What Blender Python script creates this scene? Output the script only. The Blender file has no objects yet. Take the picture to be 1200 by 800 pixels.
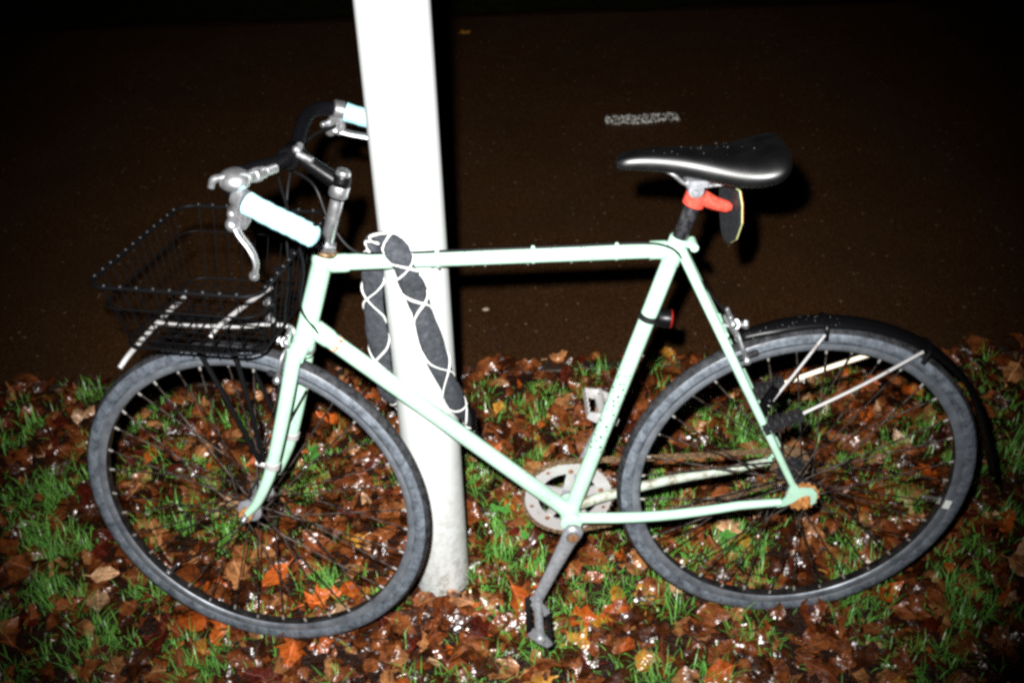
import bpy, math, random
from mathutils import Vector, Matrix, noise as mnoise

R = math.radians
random.seed(7)
scene = bpy.context.scene
C = scene.collection

# ------------------------------------------------------------------ camera
cam_d = bpy.data.cameras.new('camera')
cam = bpy.data.objects.new('camera', cam_d)
C.objects.link(cam)
CAM_POS = Vector((-0.5655, -1.5328, 1.8334))
CAM_ROT = (Matrix.Rotation(-0.0165, 3, 'Z') @ Matrix.Rotation(math.pi / 2 - 0.6306, 3, 'X')
           @ Matrix.Rotation(-0.0284, 3, 'Z'))
cam.matrix_world = Matrix.Translation(CAM_POS) @ CAM_ROT.to_4x4()
cam_d.sensor_fit = 'HORIZONTAL'
cam_d.sensor_width = 36.0
cam_d.lens = 38.96
cam_d.clip_start = 0.05
cam_d.clip_end = 2000
scene.camera = cam
cam_d.dof.use_dof = True
cam_d.dof.focus_distance = 1.88
cam_d.dof.aperture_fstop = 6.3

# ------------------------------------------------------------------ night sky (almost no light)
world = bpy.data.worlds.new('World')
scene.world = world
world.use_nodes = True
wn = world.node_tree.nodes
bg = wn['Background']
sky = wn.new('ShaderNodeTexSky')
sky.sky_type = 'NISHITA'
sky.sun_disc = False
sky.sun_elevation = R(-6)
sky.sun_rotation = R(200)
world.node_tree.links.new(sky.outputs[0], bg.inputs[0])
bg.inputs[1].default_value = 0.01

# ------------------------------------------------------------------ the photographer's flash gun, beside and above the lens
fl = bpy.data.lights.new('camera_flash', 'SPOT')
fl.energy = 650
fl.color = (1.0, 0.985, 0.96)
fl.shadow_soft_size = 0.016
fl.spot_size = R(62.5)
fl.spot_blend = 1.0
flash = bpy.data.objects.new('camera_flash', fl)
C.objects.link(flash)
flash.matrix_world = Matrix.Translation(CAM_POS + CAM_ROT @ Vector((-0.055, 0.085, -0.01))) @ CAM_ROT.to_4x4()

# ------------------------------------------------------------------ exposure
vs = scene.view_settings
vs.view_transform = 'Standard'
vs.look = 'None'
vs.gamma = 1.0
vs.use_curve_mapping = False
vs.exposure = 0.0
scene.cycles.filter_width = 2.9
scene.cycles.max_bounces = 6
scene.cycles.use_denoising = False
scene.cycles.sample_clamp_direct = 5.0
scene.cycles.sample_clamp_indirect = 2.0
scene.cycles.caustics_reflective = False
scene.cycles.caustics_refractive = False

# ------------------------------------------------------------------ helpers
def set_in(node, name, val):
    if name in node.inputs:
        node.inputs[name].default_value = val

class NM:
    """A principled material with a few chained nodes."""
    def __init__(self, name, col=(.5, .5, .5), rough=.5, metal=0.0, spec=.5, coat=0.0):
        self.m = bpy.data.materials.new(name)
        self.m.use_nodes = True
        self.nt = self.m.node_tree
        self.p = self.nt.nodes['Principled BSDF']
        set_in(self.p, 'Base Color', (*col, 1))
        set_in(self.p, 'Roughness', rough)
        set_in(self.p, 'Metallic', metal)
        set_in(self.p, 'Specular IOR Level', spec)
        set_in(self.p, 'Coat Weight', coat)
        set_in(self.p, 'Coat Roughness', .12)
        self.tc = None
    def n(self, t, **kw):
        x = self.nt.nodes.new(t)
        for k, v in kw.items():
            if k.startswith('i_'):
                x.inputs[k[2:].replace('_', ' ')].default_value = v
            else:
                setattr(x, k, v)
        return x
    def l(self, a, b):
        self.nt.links.new(a, b)
    def coord(self, which='Object'):
        if self.tc is None:
            self.tc = self.n('ShaderNodeTexCoord')
        return self.tc.outputs[which]
    def noise(self, scale, detail=4, rough=.55, which='Object'):
        x = self.n('ShaderNodeTexNoise')
        x.inputs['Scale'].default_value = scale
        x.inputs['Detail'].default_value = detail
        x.inputs['Roughness'].default_value = rough
        self.l(self.coord(which), x.inputs['Vector'])
        return x.outputs['Fac']
    def ramp(self, fac, stops, interp='LINEAR'):
        x = self.n('ShaderNodeValToRGB')
        cr = x.color_ramp
        cr.interpolation = interp
        while len(cr.elements) < len(stops):
            cr.elements.new(.5)
        for e, (pos, c) in zip(cr.elements, stops):
            e.position = pos
            e.color = (*c, 1) if len(c) == 3 else c
        self.l(fac, x.inputs['Fac'])
        return x.outputs['Color']
    def mix(self, fac, a, b, mode='MIX'):
        x = self.n('ShaderNodeMix', data_type='RGBA', blend_type=mode)
        for sock, v in ((x.inputs['Factor'], fac), (x.inputs[6], a), (x.inputs[7], b)):
            if hasattr(v, 'links'):
                self.l(v, sock)
            elif isinstance(v, (int, float)):
                sock.default_value = v
            else:
                sock.default_value = (*v, 1)
        return x.outputs[2]
    def base(self, out):
        self.l(out, self.p.inputs['Base Color'])
        return self
    def roughness(self, out):
        self.l(out, self.p.inputs['Roughness'])
        return self
    def bump(self, fac, strength=.3, dist=.002):
        b = self.n('ShaderNodeBump')
        b.inputs['Strength'].default_value = strength
        b.inputs['Distance'].default_value = dist
        self.l(fac, b.inputs['Height'])
        self.l(b.outputs[0], self.p.inputs['Normal'])
        return self

def BW(v):
    return (v, v, v)

# --- paint with chips of rust
def paint_material(name, dots=False):
    m = NM(name, rough=.32, spec=.5, coat=.3)
    col = m.ramp(m.noise(9, 3), [(.3, (.345, .56, .43)), (.7, (.395, .62, .485))])
    chips = m.ramp(m.noise(170, 3, .6), [(.70, BW(0)), (.735, BW(1))])
    scrapes = m.ramp(m.noise(38, 5, .7), [(.72, BW(0)), (.76, BW(1))])
    rust = m.ramp(m.noise(90, 3), [(.35, (.10, .028, .010)), (.7, (.30, .10, .03))])
    out = m.mix(chips, col, rust)
    out = m.mix(scrapes, out, rust)
    if dots:
        vo = m.n('ShaderNodeTexVoronoi', feature='F1')
        vo.inputs['Scale'].default_value = 105
        vo.inputs['Randomness'].default_value = .55
        m.l(m.coord(), vo.inputs['Vector'])
        dot = m.ramp(vo.outputs['Distance'], [(.24, BW(1)), (.33, BW(0))])
        sep = m.n('ShaderNodeSeparateXYZ')
        m.l(m.coord(), sep.inputs[0])
        band = m.ramp(sep.outputs['Z'], [(.42, BW(0)), (.45, BW(1)), (.575, BW(1)), (.66, BW(0))])
        gate = m.mix(1.0, dot, band, 'MULTIPLY')
        out = m.mix(gate, out, (.035, .032, .035))
    out = m.mix(m.ramp(m.noise(22, 6, .75), [(.50, BW(0)), (.75, BW(.45))]), out, (.21, .25, .18))
    m.base(out)
    m.bump(m.noise(60, 4), .06, .001)
    return m.m

M = {}
M['paint'] = paint_material('mint_paint')
m_ = NM('mint_paint_grimy', rough=.5)
m_.base(m_.mix(m_.ramp(m_.noise(45, 5, .7), [(.45, BW(0)), (.62, BW(1))]), (.34, .40, .33), (.15, .12, .08)))
M['paint_grimy'] = m_.m
M['paint_dots'] = paint_material('mint_paint_dotted', True)
def mk(key, *a, **k):
    x = NM(key, *a, **k)
    M[key] = x.m
    return x
x = mk('chrome', (.72, .72, .73), .3, .92, .5, .1)
x.base(x.mix(x.ramp(x.noise(140, 3), [(.66, BW(0)), (.76, BW(1))]), (.70, .71, .74), (.25, .15, .09)))
x.roughness(x.ramp(x.noise(60, 3), [(.35, BW(.24)), (.7, BW(.42))]))
x = mk('dull_alloy', (.52, .53, .55), .45, .35)
x.base(x.ramp(x.noise(120, 4), [(.35, (.21, .22, .24)), (.65, (.31, .32, .34))]))
x = mk('satin_alloy', (.66, .66, .67), .42, .55)
x.base(x.mix(x.ramp(x.noise(55, 4), [(.62, BW(0)), (.74, BW(1))]), (.64, .63, .63), (.32, .25, .2)))
x = mk('rust', (.3, .11, .03), .8, .1)
x.base(x.ramp(x.noise(160, 4), [(.3, (.14, .045, .014)), (.52, (.42, .17, .04)), (.72, (.55, .28, .09))]))
x.bump(x.noise(220, 3), .5, .001)
x = mk('dark_rust', (.2, .08, .03), .8)
x.base(x.ramp(x.noise(160, 4), [(.3, (.08, .035, .015)), (.65, (.24, .11, .045))]))
x = mk('oily_chain', (.10, .06, .035), .5, .6)
x.base(x.ramp(x.noise(150, 3), [(.35, (.09, .055, .03)), (.65, (.34, .22, .12))]))
x = mk('dark_steel', (.055, .055, .06), .3, .6)
x.base(x.ramp(x.noise(90, 4), [(.4, (.02, .02, .023)), (.7, (.09, .09, .1))]))
x = mk('spoke_steel', (.12, .085, .07), .34, .8)
x.base(x.ramp(x.noise(50, 3), [(.40, (.018, .013, .012)), (.64, (.22, .18, .16))]))
x = mk('nipple_brass', (.52, .50, .46), .3, .6)
x = mk('tyre_side', (.13, .135, .145), .62)
nz = x.noise(55, 6, .75)
x.base(x.ramp(nz, [(.32, (.024, .029, .036)), (.52, (.095, .110, .132)), (.75, (.19, .212, .24))]))
x.roughness(x.ramp(x.noise(30, 4), [(.4, BW(.33)), (.65, BW(.65))]))
x.bump(x.noise(400, 2), .25, .0006)
x = mk('tyre_tread', (.02, .02, .021), .75, 0, .2)
x.base(x.ramp(x.noise(70, 5, .7), [(.38, (.006, .006, .007)), (.7, (.045, .047, .052))]))
x.bump(x.noise(500, 2), .6, .001)
x = mk('rim_metal', (.33, .34, .36), .42, .55)
x.base(x.ramp(x.noise(30, 5, .7), [(.3, (.10, .114, .135)), (.65, (.25, .275, .31))]))
x = mk('rim_inside_shade', (.025, .024, .025), .3, .4)  # inner face of the rim, coloured dark to stand for the shade there
x.base(x.ramp(x.noise(40, 4), [(.35, (.012, .011, .011)), (.7, (.05, .045, .045))]))
x = mk('black_plastic', (.0025, .0025, .003), .34, 0, .18)
x.bump(x.noise(300, 3), .15, .0008)
x = mk('black_rubber', (.028, .028, .03), .6, 0, .15)
x.base(x.ramp(x.noise(200, 3), [(.35, (.005, .005, .006)), (.7, (.022, .022, .024))]))
x.bump(x.noise(240, 3), .5, .001)
x = mk('black_wire', (.0035, .0035, .004), .55, 0, .06)
x = mk('wire_bead', (.012, .013, .016), .3, 0, .3)
x = mk('bar_tape', (.0035, .0035, .0045), .5, 0, .04)
x.bump(x.noise(180, 3), .4, .001)
x = mk('saddle_leather', (.0012, .0012, .0016), .27, 0, .65)
x.bump(x.noise(330, 3), .08, .0010)
x.roughness(x.ramp(x.noise(25, 4), [(.3, BW(.36)), (.7, BW(.47))]))
x = mk('grip_rubber', (.30, .62, .66), .55)
x.base(x.ramp(x.noise(70, 3), [(.35, (.30, .60, .64)), (.7, (.36, .66, .70))]))
x.bump(x.noise(150, 3), .25, .001)
x = mk('red_plastic', (.62, .035, .018), .3, 0, .5, .3)
x.base(x.ramp(x.noise(160, 3), [(.35, (.50, .045, .028)), (.7, (.66, .09, .06))]))
x = mk('red_lens', (.16, .006, .005), .3)
x = mk('reflector_rim', (.50, .56, .24), .5)
x = mk('plate_black', (.02, .021, .023), .5)
x.base(x.ramp(x.noise(140, 4), [(.35, (.010, .011, .013)), (.7, (.022, .023, .026))]))
x = mk('cream_plastic', (.82, .72, .56), .45)
x = mk('cable_black', (.005, .005, .006), .45, 0, .12)
x = mk('sleeve_fabric', (.085, .09, .10), .85, 0, .2)
wv = x.n('ShaderNodeTexWave', wave_type='BANDS')
wv.inputs['Scale'].default_value = 260
x.l(x.coord(), wv.inputs['Vector'])
x.base(x.ramp(x.noise(95, 6, .75), [(.3, (.018, .020, .025)), (.55, (.046, .050, .058)), (.75, (.095, .10, .112))]))
x.bump(wv.outputs['Fac'], .35, .0008)
x = mk('reflective_thread', (.75, .76, .74), .6)
x = mk('pole_paint', (.78, .78, .74), .38, 0, .5)
dirt = x.ramp(x.noise(16, 6, .7), [(.6, BW(0)), (.78, BW(1))])
sp = x.n('ShaderNodeSeparateXYZ'); x.l(x.coord(), sp.inputs[0])
low = x.ramp(sp.outputs['Z'], [(.0, BW(1)), (.05, BW(.7)), (.12, BW(.4)), (.45, BW(.0))])
scuff = x.ramp(x.noise(55, 6, .75), [(.46, BW(0)), (.64, BW(1))])
o1 = x.mix(x.mix(1., dirt, BW(.35), 'MULTIPLY'), (.55, .575, .57), (.38, .375, .34))
o1 = x.mix(x.mix(1., low, scuff, 'MULTIPLY'), o1, (.22, .18, .13))
x.base(o1)
x.bump(x.noise(45, 3), .08, .001)
x = mk('water', (.9, .95, 1), .03, 0, .8)
set_in(x.p, 'Transmission Weight', .9); set_in(x.p, 'IOR', 1.33)
x = mk('asphalt', (.05, .03, .018), .55, 0, .12)
ag = x.noise(170, 3, .6); al = x.noise(2.3, 5, .6)
a1 = x.ramp(ag, [(.32, (.014, .0058, .0018)), (.55, (.042, .0182, .0062)), (.74, (.096, .046, .020))])
a1 = x.mix(x.ramp(al, [(.4, BW(0)), (.7, BW(.5))]), a1, (.022, .012, .006))
vo = x.n('ShaderNodeTexVoronoi', feature='F1'); vo.inputs['Scale'].default_value = 75
x.l(x.coord(), vo.inputs['Vector'])
pick = x.ramp(vo.outputs['Color'], [(.86, BW(0)), (.88, BW(1))])
near = x.ramp(vo.outputs['Distance'], [(.25, BW(1)), (.35, BW(0))])
a1 = x.mix(x.mix(1., pick, near, 'MULTIPLY'), a1, (.15, .105, .065))
x.base(a1)
x.roughness(x.ramp(x.noise(6, 4), [(.35, BW(.42)), (.7, BW(.65))]))
x.bump(ag, .8, .004)
x = mk('kerb_stone', (.05, .03, .018), .6)
x.base(x.ramp(x.noise(40, 5, .7), [(.3, (.006, .004, .002)), (.7, (.030, .018, .010))]))
x.bump(x.noise(120, 4), .6, .004)
x = mk('soil', (.02, .009, .005), .5, 0, .4)
x.base(x.ramp(x.noise(60, 5, .7), [(.3, (.003, .0009, .0003)), (.55, (.018, .0048, .0013)), (.78, (.06, .017, .004))]))
x.bump(x.noise(120, 4), .8, .006)
x = mk('marking_paint', (.72, .72, .66), .6)
x.base(x.ramp(x.noise(70, 4), [(.35, (.18, .175, .16)), (.62, (.75, .74, .69))]))
x = mk('far_grass', (.03, .05, .015), .9, 0, .03)
x.base(x.ramp(x.noise(14, 5, .7), [(.3, (.003, .0035, .0008)), (.7, (.011, .014, .003))]))

def grass_material():
    m = NM('grass_blade', rough=.38, spec=.5)
    g = m.n('ShaderNodeNewGeometry')
    c = m.ramp(g.outputs['Random Per Island'], [(.0, (.026, .13, .014)), (.45, (.12, .34, .038)), (.8, (.20, .48, .085)), (.93, (.22, .42, .12)), (1.0, (.33, .27, .10))])
    m.base(m.mix(.5, c, m.ramp(m.noise(30, 3), [(.3, (.03, .12, .014)), (.7, (.16, .42, .07))])))
    set_in(m.p, 'Transmission Weight', 0)
    return m.m
M['grass'] = grass_material()

LEAF_COL = {
    'umber': ((.008, .0022, .0007), (.070, .018, .0045)),
    'russet': ((.034, .0074, .0018), (.22, .056, .0125)),
    'orange': ((.20, .032, .004), (.48, .105, .014)),
    'tan': ((.07, .022, .006), (.44, .19, .068)),
    'pale': ((.22, .100, .040), (.60, .36, .20)),
    'ochre': ((.20, .065, .007), (.50, .25, .034)),
    'maroon': ((.018, .0022, .0013), (.10, .013, .005)),
    'chestnut': ((.045, .011, .0026), (.26, .078, .020)),
}
def leaf_material(name, a, b, veins=False):
    m = NM('leaf_' + name, rough=.2, spec=.6)
    n1 = m.noise(48, 6, .70)
    oi = m.n('ShaderNodeObjectInfo')
    c = m.ramp(n1, [(.34, a), (.66, b)])
    dark = tuple(v * .3 for v in a)
    c = m.mix(m.ramp(m.noise(75, 4, .7), [(.58, BW(0)), (.70, BW(.85))]), c, dark)
    if veins:
        sep = m.n('ShaderNodeSeparateXYZ'); m.l(m.coord('Generated'), sep.inputs[0])
        def mth(op, u, v=None):
            q = m.n('ShaderNodeMath', operation=op)
            for i, w in enumerate((u, v)):
                if w is None: continue
                if hasattr(w, 'links'): m.l(w, q.inputs[i])
                else: q.inputs[i].default_value = w
            return q.outputs[0]
        ay = mth('ABSOLUTE', mth('SUBTRACT', sep.outputs['Y'], .5))
        mid = mth('LESS_THAN', ay, .022)
        side = mth('LESS_THAN', mth('FRACT', mth('MULTIPLY', mth('SUBTRACT', sep.outputs['X'], mth('MULTIPLY', ay, .55)), 7.0)), .09)
        c = m.mix(mth('MULTIPLY', mth('MAXIMUM', mid, mth('MULTIPLY', side, .5)), .55), c, tuple(min(1, v * 1.5 + .05) for v in b))
    h = m.n('ShaderNodeHueSaturation')
    mr = m.n('ShaderNodeMapRange'); mr.inputs[3].default_value = .7; mr.inputs[4].default_value = 1.25
    m.l(oi.outputs['Random'], mr.inputs[0])
    m.l(mr.outputs[0], h.inputs['Value'])
    m.l(c, h.inputs['Color'])
    m.base(h.outputs[0])
    m.roughness(m.ramp(m.noise(40, 3), [(.35, BW(.22)), (.7, BW(.40))]))
    m.bump(m.noise(70, 1.2, .5), .85, .006)
    return m.m
LEAF_M = {k: leaf_material(k, *v) for k, v in LEAF_COL.items()}
LEAF_V = {k: leaf_material(k + '_veined', *v, True) for k, v in LEAF_COL.items()}

# ------------------------------------------------------------------ mesh builder
class MB:
    def __init__(self):
        self.v = []; self.f = []; self.mi = []
    def add(self, vs_, fs, mi=0):
        o = len(self.v)
        self.v += [tuple(q) for q in vs_]
        self.f += [tuple(i + o for i in f) for f in fs]
        self.mi += [mi] * len(fs)
    def tube(self, pts, rad, n=10, cap=True, mi=0, up=None, flat=1.0, closed=False):
        """sweep along points; up: per-point (or single) normal direction in which the section is scaled by flat"""
        P = [Vector(q) for q in pts]
        k = len(P)
        rr = rad if isinstance(rad, (list, tuple)) else [rad] * k
        T = []
        for i in range(k):
            if closed:
                t = P[(i + 1) % k] - P[i - 1]
            else:
                t = P[min(i + 1, k - 1)] - P[max(i - 1, 0)]
            T.append(t.normalized() if t.length > 1e-9 else Vector((0, 0, 1)))
        a = Vector((0, 0, 1)) if abs(T[0].z) < .9 else Vector((1, 0, 0))
        N = (a - T[0] * a.dot(T[0])).normalized()
        vs_ = []
        for i in range(k):
            if up is not None:
                u = Vector(up[i]) if isinstance(up[0], (list, tuple, Vector)) else Vector(up)
                N = (u - T[i] * u.dot(T[i])).normalized()
            else:
                N = N - T[i] * N.dot(T[i])
                N = N.normalized() if N.length > 1e-6 else T[i].orthogonal().normalized()
            B = T[i].cross(N)
            for j in range(n):
                t = 2 * math.pi * j / n
                vs_.append(P[i] + N * (math.cos(t) * rr[i] * flat) + B * (math.sin(t) * rr[i]))
        fs = []
        for i in range(k if closed else k - 1):
            for j in range(n):
                a0 = i * n + j; a1 = i * n + (j + 1) % n
                b0 = ((i + 1) % k) * n + j; b1 = ((i + 1) % k) * n + (j + 1) % n
                fs.append((a0, a1, b1, b0))
        if cap and not closed:
            fs.append(tuple(range(n - 1, -1, -1)))
            fs.append(tuple((k - 1) * n + j for j in range(n)))
        self.add(vs_, fs, mi)
        return self
    def lathe(self, prof, n=24, org=(0, 0, 0), axis=(0, 1, 0), mi=0, closed=False):
        """prof: (radius, along-axis)"""
        ax = Vector(axis).normalized()
        u = ax.orthogonal().normalized(); w = ax.cross(u)
        o = Vector(org)
        k = len(prof)
        vs_ = []
        for (r, h) in prof:
            for j in range(n):
                t = 2 * math.pi * j / n
                vs_.append(o + ax * h + u * (r * math.cos(t)) + w * (r * math.sin(t)))
        fs = []
        for i in range(k if closed else k - 1):
            i2 = (i + 1) % k
            for j in range(n):
                fs.append((i * n + j, i * n + (j + 1) % n, i2 * n + (j + 1) % n, i2 * n + j))
        if not closed:
            if prof[0][0] > 1e-6: fs.append(tuple(range(n - 1, -1, -1)))
            if prof[-1][0] > 1e-6: fs.append(tuple((k - 1) * n + j for j in range(n)))
        self.add(vs_, fs, mi)
        return self
    def cyl(self, a, b, r, n=14, bev=.0012, mi=0):
        a = Vector(a); b = Vector(b); L = (b - a).length
        bev = min(bev, r * .4, L * .3)
        return self.lathe([(r - bev, 0), (r, bev), (r, L - bev), (r - bev, L)], n, a, b - a, mi)
    def box(self, c, s, rot=None, mi=0, bev=.12):
        """a box with chamfered vertical edges"""
        c = Vector(c); hx, hy, hz = s[0] / 2, s[1] / 2, s[2] / 2
        e = min(hx, hy) * bev * 2
        ring = [(hx - e, -hy), (hx, -hy + e), (hx, hy - e), (hx - e, hy), (-hx + e, hy), (-hx, hy - e), (-hx, -hy + e), (-hx + e, -hy)]
        vs_ = [Vector((x_, y_, z_)) for z_ in (-hz, hz) for (x_, y_) in ring]
        if rot is not None: vs_ = [rot @ q for q in vs_]
        n = 8
        fs = [(j, (j + 1) % n, n + (j + 1) % n, n + j) for j in range(n)] + [tuple(range(n - 1, -1, -1)), tuple(range(n, 2 * n))]
        self.add([c + q for q in vs_], fs, mi)
        return self
    def ball(self, c, r, n=8, m=5, sc=(1, 1, 1), mi=0):
        vs_ = []; c = Vector(c)
        for i in range(1, m):
            p = math.pi * i / m
            for j in range(n):
                t = 2 * math.pi * j / n
                vs_.append(c + Vector((r * sc[0] * math.sin(p) * math.cos(t), r * sc[1] * math.sin(p) * math.sin(t), r * sc[2] * math.cos(p))))
        vs_ += [c + Vector((0, 0, r * sc[2])), c - Vector((0, 0, r * sc[2]))]
        fs = []
        for i in range(m - 2):
            for j in range(n):
                fs.append((i * n + j, (i + 1) * n + j, (i + 1) * n + (j + 1) % n, i * n + (j + 1) % n))
        top = len(vs_) - 2
        for j in range(n):
            fs.append((top, j, (j + 1) % n))
            fs.append((top + 1, (m - 2) * n + (j + 1) % n, (m - 2) * n + j))
        self.add(vs_, fs, mi)
        return self
    def plate(self, outline, d, mi=0):
        """3-D outline extruded by the vector d"""
        P = [Vector(q) for q in outline]; d = Vector(d); k = len(P)
        vs_ = [q - d * .5 for q in P] + [q + d * .5 for q in P]
        fs = [tuple(range(k - 1, -1, -1)), tuple(range(k, 2 * k))] + [(j, (j + 1) % k, k + (j + 1) % k, k + j) for j in range(k)]
        self.add(vs_, fs, mi)
        return self
    def map(self, fn):
        self.v = [tuple(fn(Vector(q))) for q in self.v]
        return self
    def mesh(self, name, mats, smooth=True, angle=42):
        me = bpy.data.meshes.new(name)
        me.from_pydata(self.v, [], self.f)
        for m_ in (mats if isinstance(mats, (list, tuple)) else [mats]):
            me.materials.append(m_)
        me.polygons.foreach_set('material_index', self.mi)
        if smooth:
            me.polygons.foreach_set('use_smooth', [True] * len(me.polygons))
            me.update()
            me.set_sharp_from_angle(angle=R(angle))
        me.update()
        return me
    def build(self, name, mats, parent=None, smooth=True, kind=None, label=None, angle=42):
        o = bpy.data.objects.new(name, self.mesh(name, mats, smooth, angle))
        C.objects.link(o)
        if parent is not None: o.parent = parent
        if kind: o['kind'] = kind
        if label: o['label'] = label
        return o

def obj(name, me, parent=None):
    o = bpy.data.objects.new(name, me)
    C.objects.link(o)
    if parent is not None: o.parent = parent
    return o
def empty(name, parent=None, loc=(0, 0, 0)):
    o = bpy.data.objects.new(name, None)
    o.empty_display_size = .1
    C.objects.link(o)
    o.location = loc
    if parent is not None: o.parent = parent
    return o
def tag(o, label, cat, group=None, kind=None):
    o['label'] = label
    if cat: o['category'] = cat
    if group: o['group'] = group
    if kind: o['kind'] = kind
    return o
def lerp(a, b, t): return Vector(a) * (1 - t) + Vector(b) * t
def smooth_path(pts, sub=6):
    """Catmull-Rom through the points"""
    P = [Vector(q) for q in pts]
    P = [P[0] * 2 - P[1]] + P + [P[-1] * 2 - P[-2]]
    out = []
    for i in range(1, len(P) - 2):
        for s in range(sub):
            t = s / sub
            a, b, c, d = P[i - 1], P[i], P[i + 1], P[i + 2]
            out.append(.5 * ((2 * b) + (c - a) * t + (2 * a - 5 * b + 4 * c - d) * t * t + (3 * b - a - 3 * c + d) * t ** 3))
    out.append(P[-2])
    return out

POLE_C = Vector((-.7047, .1265, 0)); POLE_R = .0586
KERB_Y = .885; FAR_Y = 3.62

# ================================================================== THE SETTING
def ground_h(x_, y_):
    return .012 * mnoise.noise(Vector((x_ * 2.1, y_ * 2.1, 0))) + .006 * mnoise.noise(Vector((x_ * 9, y_ * 9, 3))) - .012

def grid_sheet(name, xs, ys, hf, mat):
    mb = MB()
    nx, ny = len(xs), len(ys)
    mb.add([(a, b, hf(a, b)) for b in ys for a in xs],
           [(j * nx + i, j * nx + i + 1, (j + 1) * nx + i + 1, (j + 1) * nx + i) for j in range(ny - 1) for i in range(nx - 1)])
    return mb.build(name, mat)
def rng(a, b, n): return [a + (b - a) * i / n for i in range(n + 1)]
o = grid_sheet('ground', rng(-300, 300, 12), rng(-300, 300, 12), lambda a, b: -.12, M['soil']); o['kind'] = 'structure'
o = grid_sheet('lawn', [-40, -15, -6] + rng(-3.2, 2.2, 150) + [5, 15, 40], [-20, -6, -2.5] + rng(-1.2, KERB_Y - .035, 70),
               ground_h, M['soil']); o['kind'] = 'structure'
o = grid_sheet('path', rng(-40, 40, 20), rng(KERB_Y + .01, FAR_Y, 6), lambda a, b: -.022, M['asphalt']); o['kind'] = 'structure'
o = grid_sheet('verge', [-60, -20] + rng(-6, 6, 60) + [20, 60], rng(FAR_Y - .02, 9, 40) + [20, 60],
               lambda a, b: .01 + .03 * mnoise.noise(Vector((a * 3, b * 3, 5))), M['far_grass']); o['kind'] = 'structure'
# edging stones along both sides of the path, laid one after the other
kerb = empty('kerb'); kerb['kind'] = 'structure'
for par, yy, h in ((kerb, KERB_Y - .012, -.012),):
    for i in range(-5, 6):
        mb = MB()
        x0 = -.4 + i * 1.0 + .13
        k = 14
        sec = [(-.023, -.09), (-.023, h - .008), (-.016, h), (.014, h), (.022, h - .010), (.022, -.09)]
        vs_ = []
        for s in range(k + 1):
            xx = x0 + .994 * s / k
            for (b, c) in sec:
                jit = .003 * mnoise.noise(Vector((xx * 14, b * 60 + yy, c * 60)))
                vs_.append((xx, yy + b + jit, c + jit))
        n6 = len(sec)
        fs = [(s * n6 + j, (s + 1) * n6 + j, (s + 1) * n6 + j + 1, s * n6 + j + 1) for s in range(k) for j in range(n6 - 1)]
        fs += [tuple(range(n6)), tuple(k * n6 + j for j in range(n6 - 1, -1, -1))]
        mb.add(vs_, fs)
        mb.build('edging_stone', M['kerb_stone'], par)

# worn dash of thermoplastic line on the path: broken crumbs of it
mb = MB()
rs = random.Random(3)
for i in range(400):
    xx = rs.uniform(-.118, .172); yy = rs.uniform(2.395, 2.475) + (xx - .03) * .04
    if mnoise.noise(Vector((xx * 90, yy * 150, 1))) < -.02: continue
    k = rs.randint(4, 6); r = rs.uniform(.0012, .0040)
    a0 = rs.uniform(0, 6.3)
    ring = [(xx + r * 1.5 * rs.uniform(.6, 1.2) * math.cos(a0 + 6.283 * j / k), yy + r * rs.uniform(.6, 1.2) * math.sin(a0 + 6.283 * j / k), -.0175) for j in range(k)]
    mb.plate(ring, (0, 0, .004))
o = mb.build('road_marking', M['marking_paint'], smooth=False)
o['kind'] = 'structure'

# small stones and crumbs on the path
mb = MB()
rs = random.Random(5)
def crumb(mb, c, r, rs):
    sc = (rs.uniform(.7, 1.4), rs.uniform(.6, 1.1), rs.uniform(.4, .7))
    o = len(mb.v)
    mb.ball(c, r, 6, 4, sc)
    for i in range(o, len(mb.v)):
        q = Vector(mb.v[i]); mb.v[i] = tuple(q + Vector((rs.uniform(-1, 1), rs.uniform(-1, 1), rs.uniform(-1, 1))) * r * .18)
for i in range(230):
    xx = rs.uniform(-2.6, 1.6); yy = KERB_Y + .02 + abs(rs.gauss(0, .45))
    if yy > 3: continue
    r = rs.choice([.0015, .002, .002, .003, .004])
    crumb(mb, (xx, yy, -.022 + r * .3), r, rs)
o = mb.build('path_grit', M['kerb_stone'], kind='stuff')
x = mk('pebble', (.3, .24, .17), .6)
x.base(x.ramp(x.noise(120, 3), [(.3, (.2, .15, .1)), (.7, (.42, .36, .27))]))
mb = MB(); crumb(mb, (0, 0, 0), .0085, random.Random(2))
pb = mb.build('pebble', M['pebble']); pb.location = (-.595, 1.17, -.0185)
tag(pb, 'small tan pebble on the asphalt just beside the white pole', 'pebble')

# ================================================================== GRASS
def blade(mb, x_, y_, z_, L, w, az, lean, rs, mi=0, segs=3):
    d = Vector((math.cos(az), math.sin(az), 0)); s = Vector((-math.sin(az), math.cos(az), 0))
    vs_ = []; p = Vector((x_, y_, z_)); ang = lean * .4
    for i in range(segs):
        ww = w * (1 - .25 * i / segs) * .5
        vs_ += [p - s * ww, p + s * ww]
        p = p + (Vector((0, 0, 1)) * math.cos(ang) + d * math.sin(ang)) * (L / segs)
        ang += lean / segs * rs.uniform(.8, 1.7)
    vs_.append(p)
    fs = [(2 * i, 2 * i + 1, 2 * i + 3, 2 * i + 2) for i in range(segs - 1)] + [(2 * segs - 2, 2 * segs - 1, 2 * segs)]
    mb.add(vs_, fs, mi)
def in_pole(x_, y_, m=.0): return (x_ - POLE_C.x) ** 2 + (y_ - POLE_C.y) ** 2 < (POLE_R + m) ** 2
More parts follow.
